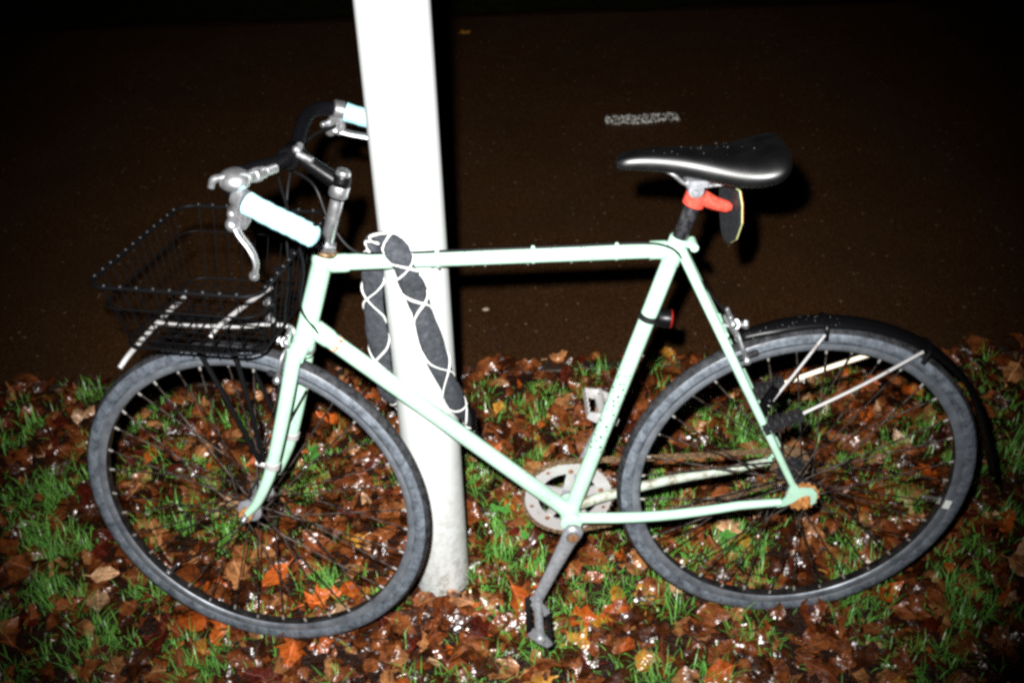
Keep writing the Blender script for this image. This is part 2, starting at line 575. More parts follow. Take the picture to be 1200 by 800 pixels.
GREEN = [  # (x, y, radius, weight): where the photo shows green patches
    (-1.60, .50, .28, 1.0), (-1.70, .15, .36, 1.1), (-1.45, -.12, .25, .8), (-1.38, .08, .2, .9), (-1.15, .42, .18, .9), (-1.05, .12, .12, .9), (-.88, .60, .16, .6),
    (-.62, -.13, .11, 2.4), (-.52, .25, .18, 2.2), (-.42, .02, .16, 2.0), (-.20, -.08, .2, 1.7), (-.35, .36, .15, 1.2), (-.45, .66, .2, 1.0),
    (-.25, .76, .16, .5), (.02, .34, .2, .9), (.10, .12, .18, 1.2), (.30, .38, .16, 1.1), (.62, .35, .25, 1.2), (.66, .70, .22, 1.2), (.42, .05, .2, .9), (-.1, .62, .15, .8),
    (.30, -.12, .18, .8), (-.92, .10, .1, .7), (-1.2, -.05, .15, .6), (-.12, .18, .14, .8), (.2, .62, .15, .7), (-.6, .5, .12, .6)]
def greenness(x_, y_):
    g = .10
    for (a, b, r, w) in GREEN:
        g += w * math.exp(-((x_ - a) ** 2 + (y_ - b) ** 2) / (r * r))
    return g * max(0.0, .42 + 2.0 * mnoise.noise(Vector((x_ * 8, y_ * 8, 9))))
mb = MB(); rs = random.Random(21)
n_tuft = 0
for i in range(10500):
    x_ = rs.uniform(-2.3, 1.25); y_ = rs.uniform(-.55, KERB_Y - .05)
    if in_pole(x_, y_, .004): continue
    if rs.random() > greenness(x_, y_) * .78: continue
    n_tuft += 1
    z_ = ground_h(x_, y_) - .003
    big = rs.random() < .3
    for k in range(rs.randint(7, 15) if big else rs.randint(3, 8)):
        bx_, by_ = x_ + rs.gauss(0, .010), y_ + rs.gauss(0, .010)
        if in_pole(bx_, by_, .002): continue
        blade(mb, bx_, by_, z_, rs.uniform(.035, .075) if big else rs.uniform(.022, .050), rs.uniform(.0013, .0028), rs.uniform(0, 6.283), rs.uniform(.25, 1.5), rs)
for i in range(1600):
    x_ = rs.uniform(-2.3, 1.25); y_ = rs.uniform(-.55, KERB_Y - .045)
    if in_pole(x_, y_, .004): continue
    blade(mb, x_, y_, ground_h(x_, y_), rs.uniform(.02, .055), rs.uniform(.0012, .0026), rs.uniform(0, 6.283), rs.uniform(.3, 1.8), rs)
grass = mb.build('grass', M['grass'], smooth=False)
tag(grass, 'short wet green grass growing up through the fallen leaves', None, kind='stuff')
mb = MB(); rs = random.Random(22)
for i in range(2600):
    x_ = rs.uniform(-5, 4); y_ = FAR_Y + .06 + rs.random() * 1.6
    blade(mb, x_, y_, .0, rs.uniform(.03, .08), rs.uniform(.002, .005), rs.uniform(0, 6.283), rs.uniform(.3, 1.5), rs)
og = mb.build('grass', M['far_grass'], smooth=False)
tag(og, 'dim rough grass on the far side of the dark path', None, kind='stuff')

# ================================================================== LEAVES
def leaf_mesh(L, W, rs, rows=7, cols=4, curl=.5, fold=.3, lobes=0.0):
    """A leaf lying in XY along +X, blade curled and crinkled; returns verts, faces"""
    vs_ = []
    ph = rs.uniform(0, 6.28); c1 = rs.uniform(-1, 1) * curl; f1 = rs.uniform(-.2, 1) * fold; tw = rs.uniform(-.8, .8) * curl
    for i in range(rows + 1):
        t = i / rows
        wid = W * .5 * (math.sin(math.pi * min(1, t ** .8)) ** .75 if 0 < t < 1 else .0)
        wid = max(wid, W * .03)
        wid *= 1 + lobes * math.sin(t * 17 + ph) + rs.uniform(-.22, .22)
        for j in range(cols + 1):
            s = j / cols * 2 - 1
            x_ = (t - .5) * L + (lobes * .25 * L * abs(s) * math.cos(t * 17 + ph))
            y_ = s * wid
            z_ = f1 * abs(y_) + c1 * L * ((t - .5) ** 2 - .1) * 1.6 + tw * y_ * (t - .5) * 2.2
            z_ += .07 * W * math.sin(x_ * 190 + ph) * math.cos(y_ * 210 + ph * 2) + rs.uniform(-.06, .06) * W
            vs_.append((x_, y_, z_))
    k = cols + 1
    fs = [(i * k + j, (i + 1) * k + j, (i + 1) * k + j + 1, i * k + j + 1) for i in range(rows) for j in range(cols)]
    return vs_, fs
def stem_add(mb, L, rs, mi=0):
    a = Vector((-.5 * L, 0, 0)); b = a + Vector((-.3 * L, rs.uniform(-.08, .08) * L, rs.uniform(-.05, .1) * L))
    mb.tube([a, lerp(a, b, .5) + Vector((0, 0, .02 * L)), b], [.0012, .0009, .0007], 4, True, mi)

# (a) the carpet of leaves nobody could count
mb = MB(); rs = random.Random(11)
keys = list(LEAF_COL)
wts = {'umber': 34, 'russet': 22, 'orange': 3, 'tan': 9, 'pale': 2, 'ochre': 1, 'maroon': 6, 'chestnut': 26}
pool = [k for k in keys for _ in range(wts[k])]
for i in range(8600):
    x_ = rs.uniform(-2.45, 1.4); y_ = rs.uniform(-.65, KERB_Y - .012 + (.03 if rs.random() < .2 else 0))
    if in_pole(x_, y_, .006): continue
    edge = max(0, min(1, (-1.25 - x_) / .25)) + max(0, min(1, (x_ - .40) / .25))
    if rs.random() < min(.35, greenness(x_, y_) * .2) + .25 * edge: continue
    whole = rs.random() < .6
    L = rs.uniform(.042, .084) if whole else rs.uniform(.014, .040); W = L * rs.uniform(.45, .85)
    v_, f_ = leaf_mesh(L, W, rs, 6 if whole else 3, 4 if whole else 2, 1.0, .8, rs.choice([.08, .15, .3]))
    rot = Matrix.Rotation(rs.uniform(0, 6.283), 3, 'Z') @ Matrix.Rotation(rs.gauss(0, .38), 3, 'X') @ Matrix.Rotation(rs.gauss(0, .32), 3, 'Y')
    if rs.random() < .5: rot = rot @ Matrix.Rotation(math.pi, 3, 'X')
    p = Vector((x_, y_, ground_h(x_, y_) + (rs.uniform(.0, .024) if whole else rs.uniform(0, .030))))
    mb.add([p + rot @ Vector(q) for q in v_], f_, keys.index(rs.choice(pool) if rs.random() > .7 * edge else rs.choice(['umber', 'umber', 'maroon', 'russet'])))
litter = mb.build('fallen_leaves', [LEAF_M[k] for k in keys], angle=60)
tag(litter, 'wet carpet of small brown fallen leaves matted into the lawn', None, kind='stuff')

# (b) the larger leaves one can pick out, each its own object
FORMS = {'flat': (.35, .3, .10), 'curled': (1.4, .8, .14), 'folded': (.7, 1.5, .10), 'ragged': (.8, .5, .34)}
LEAF_MESH = {}
rs = random.Random(12)
for kf, (cu, fo, lo) in FORMS.items():
    for kc in keys:
        for var in range(2):
            mb = MB()
            v_, f_ = leaf_mesh(.056, .056 * rs.uniform(.52, .80), rs, 7, 4, cu, fo, lo)
            mb.add(v_, f_)
            stem_add(mb, .056, rs)
            LEAF_MESH[kf, kc, var] = mb.mesh('leaf', LEAF_V[kc], True, 60)
def to_px(p):
    q = CAM_ROT.transposed() @ (Vector(p) - CAM_POS)
    return 600 + 1298.68 * q.x / -q.z, 400 - 1298.68 * q.y / -q.z
def where(p):
    a, b = to_px(p)
    def ell(cx, cy, rx, ry): return ((a - cx) / rx) ** 2 + ((b - cy) / ry) ** 2 < 1
    for nm, cx, cy, rx, ry in (('front', 290, 575, 178, 150), ('rear', 938, 555, 192, 142)):
        if ell(cx, cy, rx, ry):
            ud = 'above' if b < cy - 30 else 'below' if b > cy + 40 else 'level with'
            fb = 'ahead of' if a < cx - 55 else 'behind' if a > cx + 55 else ''
            return f'inside the {nm} wheel ' + (f'{ud} and {fb} its hub' if fb else f'{ud} its hub')
    if b < 450:
        return 'by the path edge ' + ('ahead of the front wheel' if a < 120 else 'beyond the front wheel' if a < 450 else 'between pole and chainring' if a < 640 else 'beyond the raised pedal' if a < 760 else 'beyond the rear wheel')
    if a < 130: return 'ahead of the front tyre ' + ('near the path' if b < 540 else 'level with its hub' if b < 650 else 'towards the viewer')
    if a > 1110: return 'behind the rear tyre ' + ('near the path' if b < 520 else 'level with its hub' if b < 640 else 'towards the viewer')
    if 470 < a < 600 and b > 560: return 'at the foot of the pole' if b < 720 else 'in front of the pole foot'
    if 540 < a < 730: return 'between pole and chainring' if b < 540 else 'under the chainring' if b < 660 else 'beside the lower pedal'
    if b > 690: return ('below the front tyre towards its front' if a < 300 else 'below the front tyre towards the pole') if a < 520 else ('below the rear tyre near the pedal' if a < 880 else 'below the rear tyre towards its back')
    return 'between the pole and the front wheel' if a < 520 else 'between the cranks and the rear tyre'
USED = set()
COLWORD = {'umber': 'dark umber', 'russet': 'russet', 'orange': 'bright orange', 'tan': 'tan', 'pale': 'pale beige', 'ochre': 'yellow ochre', 'maroon': 'dark maroon', 'chestnut': 'chestnut brown'}
def leaf_label(kc, kf, x_, y_, size):
    sz = 'small ' if size < .058 else 'big ' if size > .076 else ''
    return f'{sz}{COLWORD[kc]} {kf} leaf {where((x_, y_, .01))}'
def put_leaf(kc, kf, x_, y_, size, rz, tilt=(0, 0), dz=.012, label=None, var=None):
    me = LEAF_MESH[kf, kc, rs.randint(0, 1) if var is None else var]
    o = obj('fallen_leaf', me)
    z_ = ground_h(x_, y_) if y_ < KERB_Y - .04 else (-.006 if y_ < KERB_Y + .02 else -.02)
    o.location = (x_, y_, z_ + dz)
    o.rotation_euler = (tilt[0], tilt[1], rz)
    s = size / .056
    o.scale = (s, s, s)
    tag(o, label or leaf_label(kc, kf, x_, y_, size), 'leaf', 'fallen leaves lying loose on the lawn')
    return o
# leaves the photo singles out
put_leaf('pale', 'flat', -1.435, .075, .072, 1.9, (.1, .2), .03, 'large pale beige leaf lying on the grass left of the front tyre', 0)
put_leaf('pale', 'folded', -1.44, .15, .060, .1, (.3, .0), .03, 'pale beige folded leaf just above the large pale leaf', 1)
put_leaf('tan', 'flat', -1.12, -.175, .062, 2.6, (.2, .1), .03, 'tan leaf with a wet shine below the front tyre', 1)
put_leaf('ochre', 'curled', -1.20, -.05, .055, 2.3, (.3, .2), .03, 'yellow ochre leaf tucked against the bottom of the front tyre', 0)
put_leaf('orange', 'ragged', -.955, .055, .085, .4, (.2, .1), .03, 'large bright orange ragged leaf inside the lower front wheel', 0)
put_leaf('orange', 'flat', -.90, .075, .06, 2.0, (.1, .2), .034, 'bright orange flat leaf inside the lower front wheel near the pole', 1)
put_leaf('pale', 'ragged', -.905, .012, .06, .2, (.1, .1), .036, 'pale beige ragged leaf under the orange leaves in the front wheel', 0)
put_leaf('ochre', 'folded', -.865, .055, .03, 1.1, (.4, .1), .04, 'small yellow ochre leaf beside the orange leaves in the front wheel', 1)
put_leaf('ochre', 'curled', -.565, .67, .055, 1.2, (.2, .1), .03, 'yellow ochre curled leaf close to the pole near the path edging', 1)
put_leaf('tan', 'curled', -.405, .875, .055, .2, (.2, .0), .022, 'tan curled leaf lying on the path edging between pole and seat tube', 0)
put_leaf('orange', 'folded', -.04, -.055, .045, 1.5, (.9, .3), .03, 'orange leaf standing against the bottom of the rear tyre', 1)
put_leaf('orange', 'curled', -.325, -.10, .045, .7, (.3, .3), .03, 'small bright orange leaf on the grass between pedal and rear tyre', 0)
put_leaf('ochre', 'ragged', -.50, -.17, .055, .3, (.2, .2), .03, 'ochre leaf on the ground right beneath the lower pedal', 0)
put_leaf('orange', 'flat', .62, .52, .06, 1.0, (.2, .1), .03, 'orange leaf on the grass close behind the rear mudguard', 0)
put_leaf('pale', 'folded', .005, .255, .045, 1.3, (.3, .3), .03, 'pale beige folded leaf just below the rear hub', 0)
put_leaf('pale', 'folded', -.275, .785, .038, 1.5, (.8, .4), .03, 'pale upright leaf behind the raised pedal near the path edging', 1)
put_leaf('ochre', 'flat', -.655, 3.40, .05, .3, (.1, .0), .008, 'single yellow leaf far out on the dark path beside the pole', 0)
put_leaf('chestnut', 'curled', -.735, .038, .07, .5, (.25, .1), .022, 'chestnut curled leaf leaning on the front of the pole foot', 0)
put_leaf('tan', 'ragged', -.665, .045, .075, 2.4, (.2, .15), .024, 'tan ragged leaf against the pole foot on the chainring side', 1)
put_leaf('russet', 'folded', -.70, .015, .08, 1.2, (.2, .1), .018, 'russet folded leaf lying just in front of the pole foot', 1)
put_leaf('umber', 'ragged', -.78, .075, .075, 2.0, (.1, .2), .02, 'dark umber ragged leaf between the pole foot and front tyre', 0)
put_leaf('pale', 'curled', .495, -.005, .030, .8, (1.0, .5), .03, 'small pale upright leaf low down behind the rear tyre', 0)
# the rest of the larger ones
rs = random.Random(31)
pts = []
tries = 0
big_pool = [k for k, n in dict(umber=24, russet=24, orange=5, tan=13, pale=3, ochre=2, maroon=5, chestnut=28).items() for _ in range(n)]
while len(pts) < 272 and tries < 20000:
    tries += 1
    x_ = rs.uniform(-2.0, .95); y_ = rs.uniform(-.28, KERB_Y - .06)
    a, b = to_px((x_, y_, .01))
    if not (-5 < a < 1205 and 380 < b < 805): continue
    if in_pole(x_, y_, .022): continue
    if any((x_ - c) ** 2 + (y_ - d) ** 2 < .056 ** 2 for c, d in pts): continue
    if rs.random() < min(.6, greenness(x_, y_) * .35) + (.55 if x_ < -1.4 or x_ > .5 else 0): continue
    pts.append((x_, y_))
    for attempt in range(60):                 # no two leaves in the same place look the same
        kc = rs.choice(big_pool); kf = rs.choice(['flat', 'curled', 'curled', 'folded', 'ragged', 'ragged']); size = rs.uniform(.046, .088)
        if leaf_label(kc, kf, x_, y_, size) not in USED: break
    USED.add(leaf_label(kc, kf, x_, y_, size))
    put_leaf(kc, kf, x_, y_, size, rs.uniform(0, 6.283),
             (rs.gauss(0, .3) + (math.pi if rs.random() < .4 else 0), rs.gauss(0, .28)), rs.uniform(.014, .028))

# (c) beads of rain water on the leaves and grass
mb = MB(); rs = random.Random(41)
for i in range(420):
    x_ = rs.uniform(-1.95, .95); y_ = rs.uniform(-.3, KERB_Y - .05)
    if in_pole(x_, y_, .01): continue
    r = rs.choice([.0018, .0022, .003, .0038, .0045])
    mb.ball((x_, y_, ground_h(x_, y_) + rs.uniform(.022, .04)), r, 6, 4, (1, 1, .7))
od = mb.build('dew', M['water'])
tag(od, 'beads of rain water scattered over the leaves and grass', None, kind='stuff')

# (d) a few clover plants
rs = random.Random(51)
x = mk('clover_leaf', (.07, .24, .04), .35)
CL = [(-.575, .30, 'round leaved green clover right of the pole above the tall grass'),
      (-.085, .185, 'round leaved green clover below the rear hub inside the rear wheel'),
      (-1.02, .50, 'round leaved green clover behind the front wheel spokes'),
      (-.50, .215, 'round leaved green clover just below the chainring')]
for (x_, y_, lab) in CL:
    e = empty('clover_plant', None, (x_, y_, ground_h(x_, y_)))
    tag(e, lab, 'clover', 'clover plants')
    for s in range(2):
        top = Vector((rs.uniform(-.02, .02), rs.uniform(-.02, .02), rs.uniform(.03, .045)))
        MB().tube(smooth_path([(0, 0, 0), top * .6 + Vector((.004, 0, 0)), top], 3), .0008, 5).build('stem', M['clover_leaf'], e)
        for k in range(3):
            a = k * 2.094 + s
            d = Vector((math.cos(a), math.sin(a), 0)); sd = Vector((-math.sin(a), math.cos(a), 0))
            mbl = MB()
            ring = [top + d * (.008 + .007 * math.cos(t)) + sd * (.0075 * math.sin(t)) + Vector((0, 0, .002 * math.cos(t * 2) + .003)) for t in [6.283 * q / 10 for q in range(10)]]
            mbl.plate(ring, (0, 0, .0006))
            mbl.build('leaflet', M['clover_leaf'], e)

# ================================================================== POLE
pole = empty('lamp_post', None, POLE_C)
tag(pole, 'round white painted steel post standing in the leaves behind the bicycle', 'post')
mb = MB()
mb.lathe([(POLE_R, -.3), (POLE_R, .0), (POLE_R, .5), (POLE_R, 1.2), (POLE_R, 2.4), (POLE_R * .98, 4.2), (.02, 4.22)], 64, (0, 0, 0), (0, 0, 1))
mb.build('shaft', M['pole_paint'], pole)
# inspection hatch on the shaft, flush behind the top tube
mb = MB()
k = 24
ring = []
for i in range(k):
    t = 6.283 * i / k
    sx = .026 * math.copysign(abs(math.cos(t)) ** .5, math.cos(t)); sz = .06 * math.copysign(abs(math.sin(t)) ** .5, math.sin(t))
    ring.append((sx, sz))
for s, (rr_, zz) in enumerate(((1.0, 0), (.97, .0016))):
    pass
vs_ = []
for (g, dr) in ((1.0, -.002), (1.0, .0012), (.965, .0017)):
    for (sx, sz) in ring:
        a = sx * g / POLE_R - .05
        vs_.append(((POLE_R + dr) * math.sin(a), -(POLE_R + dr) * math.cos(a), .745 + sz * g))
fs = []
for l_ in range(2):
    for i in range(k): fs.append((l_ * k + i, l_ * k + (i + 1) % k, (l_ + 1) * k + (i + 1) % k, (l_ + 1) * k + i))
a = -.05
vs_.append(((POLE_R + .0017) * math.sin(a), -(POLE_R + .0017) * math.cos(a), .745))
for i in range(k): fs.append((2 * k + i, 2 * k + (i + 1) % k, 3 * k))
mb.add(vs_, fs)
mb.build('inspection_hatch', M['pole_paint'], pole)

# ================================================================== BICYCLE
LEAN = .062
bike = empty('bicycle')
bike.rotation_euler = (-LEAN, 0, 0)
bike.location = (0, 0, 0)
tag(bike, 'pale mint green city bicycle with wire basket leaning on the white post', 'bicycle')
def V(x_, y_, z_): return Vector((x_, y_, z_))
RA = V(0, 0, .3447); BB = V(-.4356, 0, .2831)
STD = V(.2915, 0, .9566)
STT = BB + STD * .5987
HO = V(-.8536, 0, .8531); HU = V(.3101, 0, .9507)
FA = V(-1.0404, 0, .3429)
SROT = Matrix.Rotation(-.2257, 3, HU)
def ST(q): return SROT @ (Vector(q) - HO) + HO
SM = Matrix.Translation(HO) @ SROT.to_4x4() @ Matrix.Translation(-HO)

# ---- frame
frame = empty('frame', bike)
MB().tube([lerp(HO + V(.004, 0, .0015), STT, t) for t in rng(0, 1, 8)], .0138, 18).build('top_tube', M['paint'], frame)
DTA = HO - HU * .1218
MB().tube([lerp(DTA, BB, t) for t in rng(0, 1, 8)], .0152, 18).build('down_tube', M['paint'], frame)
MB().tube([lerp(BB, STT + STD * .022, t) for t in rng(0, 1, 10)], .0148, 18).build('seat_tube', M['paint_dots'], frame)
mb = MB()
mb.lathe([(.0165, -.168), (.0198, -.164), (.0198, -.150), (.0178, -.144), (.0178, .002), (.0195, .006), (.0195, .018), (.0165, .021)], 22, HO, HU)
mb.build('head_tube', M['paint'], frame)
for (a, b, r, nm) in ((HO + V(.014, 0, 0), HO + V(.046, 0, .0002), .0158, 0), (DTA + (BB - DTA).normalized() * .014, DTA + (BB - DTA).normalized() * .05, .0172, 0),
                      (STT - V(.043, 0, 0), STT - V(.012, 0, 0), .0158, 0)):
    MB().lathe([(r - .0014, 0), (r, .002), (r, (b - a).length - .006), (r - .0014, (b - a).length)], 20, a, b - a).build('lug', M['paint'], frame)
mb = MB()
mb.lathe([(.0152, -.028), (.0168, -.026), (.0168, .022), (.0152, .024)], 20, STT, STD)
mb.cyl(STT + V(.012, 0, .012), STT + V(.034, 0, .006), .0075, 12)
mb.cyl(STT + V(.03, -.016, .008), STT + V(.03, .016, .008), .0072, 12)
mb.build('seat_lug', M['paint'], frame)
mb = MB()
mb.lathe([(.017, -.034), (.0205, -.032), (.0205, .032), (.017, .034)], 22, BB, (0, 1, 0))
mb.build('bottom_bracket_shell', M['paint'], frame)
for s in (-1, 1):
    a = V(-.252, s * .013, .858); b = V(-.022, s * .060, .377)
    MB().tube([lerp(a, b, t) + V(0, s * .010 * math.sin(math.pi * t), 0) for t in rng(0, 1, 8)], [.0088, .0088, .0086, .0083, .008, .0076, .0072, .0068, .0064], 14).build('seat_stay', M['paint'], frame)
    a = V(-.425, s * .018, .2845); b = V(-.042, s * .061, .3415)
    MB().tube([lerp(a, b, t) + V(0, s * .012 * math.sin(math.pi * min(1, t * 1.25)) ** 1, 0) for t in rng(0, 1, 10)], [.0105, .0105, .0104, .0102, .0099, .0096, .0092, .0088, .0084, .008, .0076], 14).build('chain_stay', M['paint'] if s < 0 else M['paint_grimy'], frame)
    # dropout with its open slot hooking round the axle
    ol = [(-.050, .332), (-.042, .343), (-.036, .352), (-.033, .366), (-.028, .386), (-.018, .384), (-.010, .374), (.004, .373), (.015, .372),
          (.022, .364), (.024, .352), (.022, .339), (.015, .335), (.010, .339), (.012, .350), (.010, .357), (.001, .358), (-.010, .352), (-.020, .343), (-.034, .335)]
    MB().plate([(a_, s * .062, b_) for a_, b_ in ol], (0, .006, 0)).build('dropout', M['paint'], frame, smooth=False)
MB().cyl((-.170, -.034, .700), (-.170, .034, .700), .006).build('brake_bridge', M['paint'], frame)
# red transfer left on the down tube
d = (BB - DTA).normalized()
mb = MB(); mb.lathe([(.01525, .0), (.0156, .0005), (.0156, .0075), (.01525, .008)], 24, DTA + d * .058, d)
x = mk('red_transfer', (.55, .07, .03), .4)
x.base(x.ramp(x.noise(160, 3), [(.45, (.62, .06, .02)), (.6, (.5, .62, .48))]))
mb.build('transfer_band', M['red_transfer'], frame)
# rain drops along the tubes
def drops_on(name, a, b, r, n, seed, parent, under=True):
    rs = random.Random(seed); mb = MB()
    ax = (b - a).normalized()
    for i in range(n):
        t = rs.random()
        ang = rs.gauss(0, 1.0)
        side = V(0, -math.sin(ang + .6), math.cos(ang + .6))
        side = (side - ax * side.dot(ax)).normalized()
        q = lerp(a, b, t) + side * r
        mb.ball(q, rs.choice([.0007, .001, .0013, .0017]), 6, 4)
    if under:
        for i in range(5):
            q = lerp(a, b, rs.uniform(.2, .95)) + V(0, -.002, -r - .0012)
            mb.ball(q, rs.uniform(.0018, .0028), 8, 5, (1, 1, 1.2))
    mb.build(name, M['water'], parent, kind='stuff')
drops_on('water_drops', HO, STT, .0142, 60, 1, frame)
drops_on('water_drops', DTA, BB, .0156, 50, 2, frame, False)

# ---- fork (turned with the bars)
fork = empty('fork', bike)
mb = MB()
cr = HO - HU * .1706
for s in (-1, 1):
    mbk = MB()
    pth = smooth_path([cr + V(.000, s * .036, .010), V(-.938, s * .046, .580), V(-.972, s * .050, .468), V(-.994, s * .051, .415), V(-1.015, s * .051, .376), V(-1.036, s * .050, .350)], 5)
    k = len(pth)
    mbk.tube(pth, [.0135 - .0062 * (i / (k - 1)) ** 1.3 for i in range(k)], 16)
    mbk.map(ST).build('fork_blade', M['paint'], fork)
    mbk = MB()
    ol = [(-1.030, .360), (-1.024, .352), (-1.031, .338), (-1.036, .330), (-1.042, .329), (-1.040, .338), (-1.047, .340), (-1.052, .336), (-1.055, .342), (-1.050, .354), (-1.040, .362)]
    mbk.plate([(a_, s * .050, b_) for a_, b_ in ol], (0, .005, 0))
    mbk.map(ST).build('dropout', M['rust'], fork, smooth=False)
    mbk = MB()
    mbk.cyl((FA.x, s * .052, FA.z), (FA.x, s * .063, FA.z), .0085, 6)
    mbk.cyl((FA.x, s * .062, FA.z), (FA.x, s * .069, FA.z), .0048, 10)
    mbk.map(ST).build('axle_nut', M['chrome'], fork)
    # clamp band of the rack stay, with its bolt
    mbk = MB()
    c = V(-.972, s * .050, .468); ax_ = V(-.25, 0, -.97).normalized()
    mbk.lathe([(.0125, -.007), (.0142, -.006), (.0142, .006), (.0125, .007)], 18, c, ax_)
    mbk.cyl(c + V(-.012, s * .003, .0), c + V(-.030, s * .003, .004), .0062, 10)
    mbk.map(ST).build('stay_clamp', M['satin_alloy'], fork)
mb.lathe([(.017, -.012), (.0205, -.010), (.0205, .010), (.017, .012)], 20, cr, HU)
for s in (-1, 1):
    mb.tube([cr + V(0, s * .006, .004), cr + V(0, s * .024, .004), cr + V(0, s * .040, -.003)], [.0185, .017, .0150], 14)
mb.map(ST).build('fork_crown', M['paint'], fork)
mb = MB()
mb.lathe([(.0165, .0205), (.0205, .022), (.0205, .027), (.0185, .029)], 20, HO, HU, 1)
mb.lathe([(.0150, .029), (.0182, .031), (.0182, .040), (.0150, .042)], 6, HO, HU, 0)
mb.map(ST).build('upper_headset', [M['chrome'], M['oily_chain']], fork)
mb = MB(); mb.lathe([(.017, -.176), (.0225, -.174), (.0225, -.168), (.017, -.166)], 20, HO, HU, 0)
mb.map(ST).build('lower_headset', M['chrome'], fork)

# ---- wheels
spoke_meshes = {}
def spoke_mesh(s, d, hub_r, flange):
    """spoke from hub flange to rim at angle 0 (towards +X), axle along Y"""
    a = d * R(58)
    p0 = V(hub_r * math.cos(a), s * flange, hub_r * math.sin(a))
    p1 = V(.3035, s * .003, 0)
    mb = MB()
    mb.tube([p0, lerp(p0, p1, .5), p1], .00155, 6)
    dd = (p1 - p0).normalized()
    mb.tube([p1 - dd * .012, p1 - dd * .010, p1 + dd * .001], [.0014, .0023, .0026], 6, True, 1)
    return mb.mesh('spoke', [M['spoke_steel'], M['nipple_brass']])
def make_wheel(label, loc, steer, Ro, valve_deg, hub_r, rust_flange, seed):
    w = empty('wheel', bike)
    w['label'] = label
    if steer:
        w.matrix_parent_inverse = Matrix.Identity(4)
        w.matrix_basis = SM @ Matrix.Translation(loc)
    else:
        w.location = loc
    rt = .0165; rc = Ro - rt
    # tyre: lathe section with material split into side wall and tread
    n = 120
    sec = []
    for i in range(20):
        t = 2 * math.pi * i / 20
        rr_ = rt * (1.0 + (.05 if abs(t - 0) < .3 or abs(t - 6.283) < .3 else 0))
        sec.append((rc + rr_ * math.cos(t), rr_ * math.sin(t)))
    mb = MB()
    for i in range(20):
        j = (i + 1) % 20
        tm = 2 * math.pi * (i + .5) / 20
        tread = abs(math.sin(tm)) < .86 and math.cos(tm) > 0
        q = MB(); q.lathe([sec[i], sec[j]], n)
        q.f = q.f[:n]; q.mi = q.mi[:n]
        mb.add(q.v, q.f, 1 if tread else 0)
    # raised bead line on each side wall
    me_t = mb.mesh('tyre', [M['tyre_side'], M['tyre_tread']])
    import bmesh
    bm = bmesh.new(); bm.from_mesh(me_t); bmesh.ops.remove_doubles(bm, verts=bm.verts, dist=1e-5)
    bmesh.ops.recalc_face_normals(bm, faces=bm.faces); bm.to_mesh(me_t); bm.free()
    me_t.polygons.foreach_set('use_smooth', [True] * len(me_t.polygons))
    ty = obj('tyre', me_t, w)
    mb = MB()
    for s in (-1, 1):
        mb.tube([(math.cos(t) * (rc - .0035), s * (rt - .0004), math.sin(t) * (rc - .0035)) for t in [6.2832 * i / 120 for i in range(120)]], .0011, 5, False, 0, None, 1, True)
    mb.build('sidewall_rib', M['tyre_side'], w)
    # rim: box section, shade painted into the colour of its inner face
    ri = .3015; re = rc - .0115
    mb = MB()
    prof = [(re, -.0125), (re - .004, -.0132), (ri + .006, -.0122), (ri + .001, -.0095), (ri, -.006), (ri, .006), (ri + .001, .0095), (ri + .006, .0122), (re - .004, .0132), (re, .0125)]
    for i in range(len(prof) - 1):
        q = MB(); q.lathe([prof[i], prof[i + 1]], n); q.f = q.f[:n]
        mb.add(q.v, q.f, 1 if 3 <= i <= 5 else 0)
    me_r = mb.mesh('rim', [M['rim_metal'], M['rim_inside_shade']])
    bm = bmesh.new(); bm.from_mesh(me_r); bmesh.ops.remove_doubles(bm, verts=bm.verts, dist=1e-5); bm.to_mesh(me_r); bm.free()
    obj('rim', me_r, w)
    mb = MB()
    fl_ = .032
    mb.lathe([(.011, -.045), (.013, -.04), (.013, -.036), (hub_r + .004, -.034), (hub_r + .004, -.030), (.014, -.027), (.012, 0), (.014, .027), (hub_r + .004, .030), (hub_r + .004, .034), (.013, .036), (.011, .045)], 24)
    mb.cyl((0, -.06, 0), (0, .06, 0), .005, 10)
    mb.build('hub', M['dull_alloy'] if not rust_flange else M['dark_steel'], w)
    for k in range(36):
        typ = k % 4
        s = -1 if typ in (0, 2) else 1
        d = -1 if typ in (0, 1) else 1
        key = (s, d, hub_r)
        if key not in spoke_meshes: spoke_meshes[key] = spoke_mesh(s, d, hub_r, fl_)
        sp_ = obj('spoke', spoke_meshes[key], w)
        sp_.rotation_euler = (0, -R(10 * k + seed), 0)
    a = R(valve_deg)
    mb = MB()
    dirv = V(math.cos(a), 0, math.sin(a))
    mb.cyl(dirv * .302, dirv * .266, .0032, 8); mb.cyl(dirv * .272, dirv * .262, .0042, 8)
    mb.cyl(dirv * .302, dirv * .297, .006, 8)
    mb.build('valve', M['chrome'], w)
    return w
wf = make_wheel('front wheel turned slightly towards the path', FA, True, .3447, 223.5, .0195, False, 3)
wr = make_wheel('rear wheel under the black mudguard', RA, False, .3460, -12.5, .024, True, 6)
# white tape patch on the rear rim
mb = MB()
vs_ = []
for (rr_, y_) in ((.3035, -.0128), (.3165, -.0138)):
    for i in range(5):
        t = R(-14.5 + i * .9)
        vs_.append((rr_ * math.cos(t), y_, rr_ * math.sin(t)))
mb.add(vs_ + [(q[0], q[1] - .0012, q[2]) for q in vs_], [(i, i + 1, 6 + i, 5 + i) for i in range(4)] + [(10 + i, 15 + i, 16 + i, 11 + i) for i in range(4)] + [(i, 10 + i, 11 + i, i + 1) for i in range(4)] + [(5 + i, 6 + i, 16 + i, 15 + i) for i in range(4)])
mb.build('tape_patch', M['reflective_thread'], wr)

